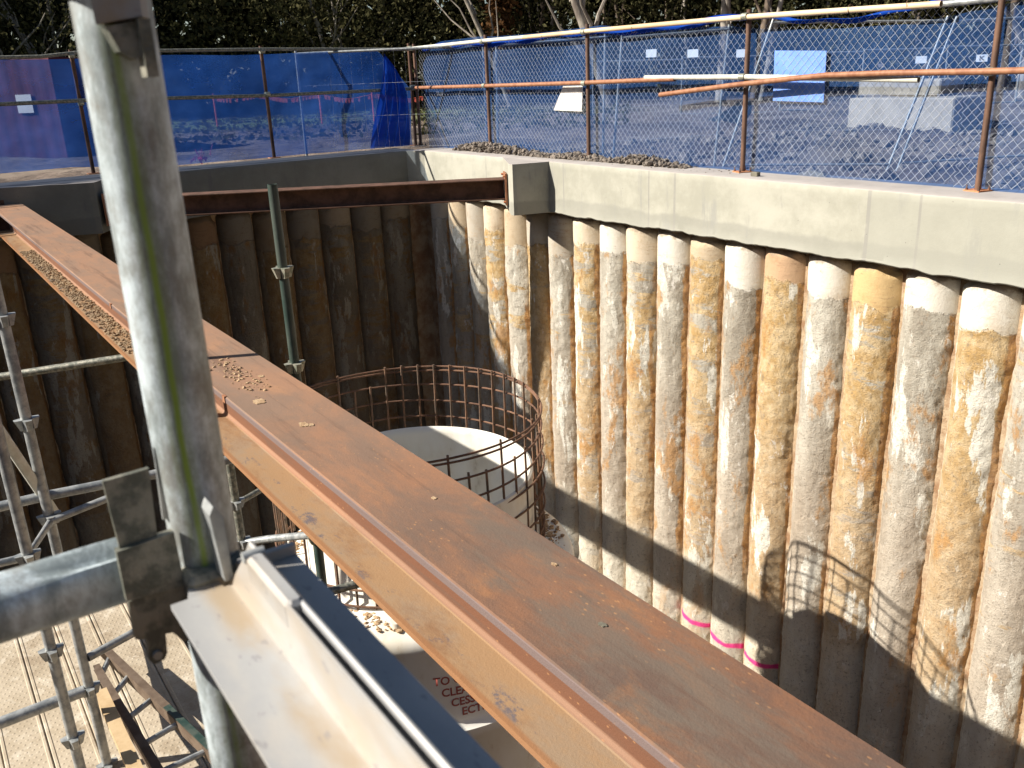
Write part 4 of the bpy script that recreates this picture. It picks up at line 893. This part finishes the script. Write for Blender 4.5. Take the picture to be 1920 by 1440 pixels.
# ------------------------------------------------------------- vegetation
def leaf_cloud(name, mat, n, fn, size, seed):
    r_ = np.random.default_rng(seed); C = fn(r_, n); s = size*(.5+r_.random(n)); u = r_.normal(size=(n, 3)); u /= np.linalg.norm(u, axis=1)[:, None]
    w = r_.normal(size=(n, 3)); w -= (w*u).sum(1)[:, None]*u; w /= np.linalg.norm(w, axis=1)[:, None]
    V = np.stack([C-u*s[:, None]-w*s[:, None]*.35, C+u*s[:, None]*.2-w*s[:, None]*.5, C+u*s[:, None]+w*s[:, None]*.3, C-u*s[:, None]*.1+w*s[:, None]*.55], 1).reshape(-1, 3)
    Fq = (np.arange(n)*4)[:, None]+np.arange(4)
    me = bpy.data.meshes.new(name); me.from_pydata(V.tolist(), [], Fq.tolist()); me.update(); return me
def wood(r_, n, d0=52, d1=66, h=15):
    # band of understory around the site
    a = r_.uniform(-38, 108, n); nb_ = int(n/60); ca = r_.uniform(-38, 108, nb_); cd = r_.uniform(d0, d1, nb_); ch = r_.uniform(-.5, h, nb_); k = r_.integers(0, nb_, n)
    a = ca[k]+r_.normal(size=n)*1.4; d = cd[k]+r_.normal(size=n)*1.3; z = ch[k]+r_.normal(size=n)*1.2
    a = np.radians(a); return np.stack([np.sin(a)*d, np.cos(a)*d, np.maximum(z, -1.2)], -1)
tag(link('far_woodland', leaf_cloud('w', None, 150000, lambda r, n: wood(r, n, 54, 63, 9), .135, 1), 'leaf_olive', fixn=False), 'dark olive understory of the wood behind the building site', 'woodland', kind='stuff')
tag(link('deep_woodland', leaf_cloud('w', None, 90000, lambda r, n: (lambda a, d: np.stack([np.sin(a)*d, np.cos(a)*d, r.uniform(-2, 24, n)], -1))(np.radians(r.uniform(-180, 180, n)), r.uniform(68, 76, n)), .9, 2), 'leaf_dark', fixn=False), 'dense dark foliage deep in the wood behind the site', 'woodland', kind='stuff')  # unseen sides of the ring added, and height raised, to cut low sky light
tag(link('dry_scrub', leaf_cloud('w', None, 1500, lambda r, n: np.array(bd(938, 30, 50))+np.stack([r.normal(size=n)*.45, r.normal(size=n)*.4, r.normal(size=n)*1.6], -1), .16, 5), 'leaf_dry', fixn=False), 'rust brown dry foliage hanging above the fence corner', 'foliage', kind='stuff')
def gum(px, dep, r, lean, label, mat='bark_pale', h=13, crown=True, forks=2, seed=0):
    rr = random.Random(seed+int(px)); b0 = bd(px, 170, dep); b0.z = -1.0; t = thing('gum_tree', b0, label, 'tree', 'trees beyond the fences')
    lat = Vector((CR.x, CR.y, 0)).normalized(); pts = []; rad = []
    for k in range(9):
        f = k/8; pts.append(b0+Vector((0, 0, h*f))+lat*(lean*h*f+.18*sin(f*7+px)*f*1.4)+Vector((F.x, F.y, 0))*.2*sin(f*5+px)); rad.append(r*(1-.6*f))
    mb = MB(); mb.tube(pts, rad, 10)
    for j in range(forks):
        k = rr.choice([1, 2, 2, 3]); p = pts[k]; d = lat*rr.uniform(-1, 1)+Vector((F.x, F.y, 0))*rr.uniform(-.5, .5)+Vector((0, 0, rr.uniform(.8, 1.6)))
        q = [p+d*s+lat*.2*sin(s*2+j) for s in (0, .8, 1.8, 3.)]; mb.tube(q, [rad[k]*.55, rad[k]*.42, rad[k]*.28, rad[k]*.12], 7)
    mb.build('trunk', mat, t, smooth=True)
    c = pts[-1]
    link('crown', leaf_cloud('c', None, 500, lambda r, n: np.array(c)+r.normal(size=(n, 3))*np.array([1.6, 1.6, 1.7]), .3, int(px)), 'leaf_olive', t, fixn=False)
    return t
for px, dep, r, lean, lb, m in (
    (45, 46, .16, -.25, 'pale thin trunk leaning left at the far left edge', 'bark_pale'), (120, 48, .15, -.35, 'pale leaning trunk just left of the near tube', 'bark_pale'), (112, 50, .13, .02, 'slim pale trunk behind the left fence post', 'bark_pale'),
    (548, 58, .12, -.04, 'thin grey upright trunk right of the middle far post', 'bark_pale'), (640, 52, .14, -.22, 'pale trunk leaning left above the far fence', 'bark_pale'), (662, 54, .14, -.10, 'pale trunk beside the left leaning one', 'bark_pale'), (720, 60, .12, .05, 'dim trunk at the middle of the far fence', 'bark_dark'),
    (962, 46, .15, -.38, 'pale trunk leaning left behind the post at the corner', 'bark_pale'), (946, 52, .13, .01, 'white slender trunk beside the rusty foliage', 'bark_pale'), (1002, 54, .13, .12, 'grey trunk right of the rusty foliage', 'bark_dark'), (1034, 55, .13, .03, 'curving grey trunk behind the cream rail', 'bark_pale'),
    (1150, 40, .26, -.34, 'big pale trunk leaning left behind the second mesh post', 'bark_pale'), (1138, 54, .13, -.02, 'slim trunk right of the big leaning one', 'bark_dark'), (1168, 58, .16, -.08, 'dark straight trunk over the cream rail', 'bark_dark'), (1245, 60, .14, .03, 'dark trunk in the gap between mesh posts', 'bark_dark'), (1290, 62, .15, -.05, 'thin trunk left of the thick pale one', 'bark_pale'),
    (1352, 42, .27, .03, 'thick pale peeling trunk seen through the mesh', 'bark_pale'), (1412, 44, .22, .10, 'dark grey trunk behind the second post from the right', 'bark_dark'), (1424, 42, .13, .16, 'pale curved trunk just right of the post', 'bark_pale'),
    (1540, 60, .14, .02, 'slim trunk above the large white board', 'bark_pale'), (1600, 60, .13, .05, 'thin trunk under the sagging cloth', 'bark_dark'), (1697, 56, .14, .04, 'pale thin trunk above the leaning panel upright', 'bark_pale'), (1712, 58, .12, -.03, 'second pale thin trunk above the leaning upright', 'bark_pale'),
    (1880, 40, .20, .02, 'dark trunk right of the nearest post', 'bark_dark'), (1916, 34, .27, .02, 'thick pale trunk at the right edge', 'bark_pale')):
    gum(px, dep, r, lean, lb, m, forks=5 if (px < 130 or 600 < px < 700 or px in (962, 1150, 1002, 1034)) else 2)
# grass strip
def gr(r_, n): 
    d = r_.uniform(26, 70, n); a = np.radians(r_.uniform(-12, 42, n)); x = np.sin(a)*d; y = np.cos(a)*d; return np.stack([x, y, gz(x, y)+.04], -1)
tag(link('grass', leaf_cloud('g', None, 9000, gr, .11, 8), 'leaf_olive', fixn=False), 'tufts of grass on the open ground behind the far fence', 'grass', kind='stuff')
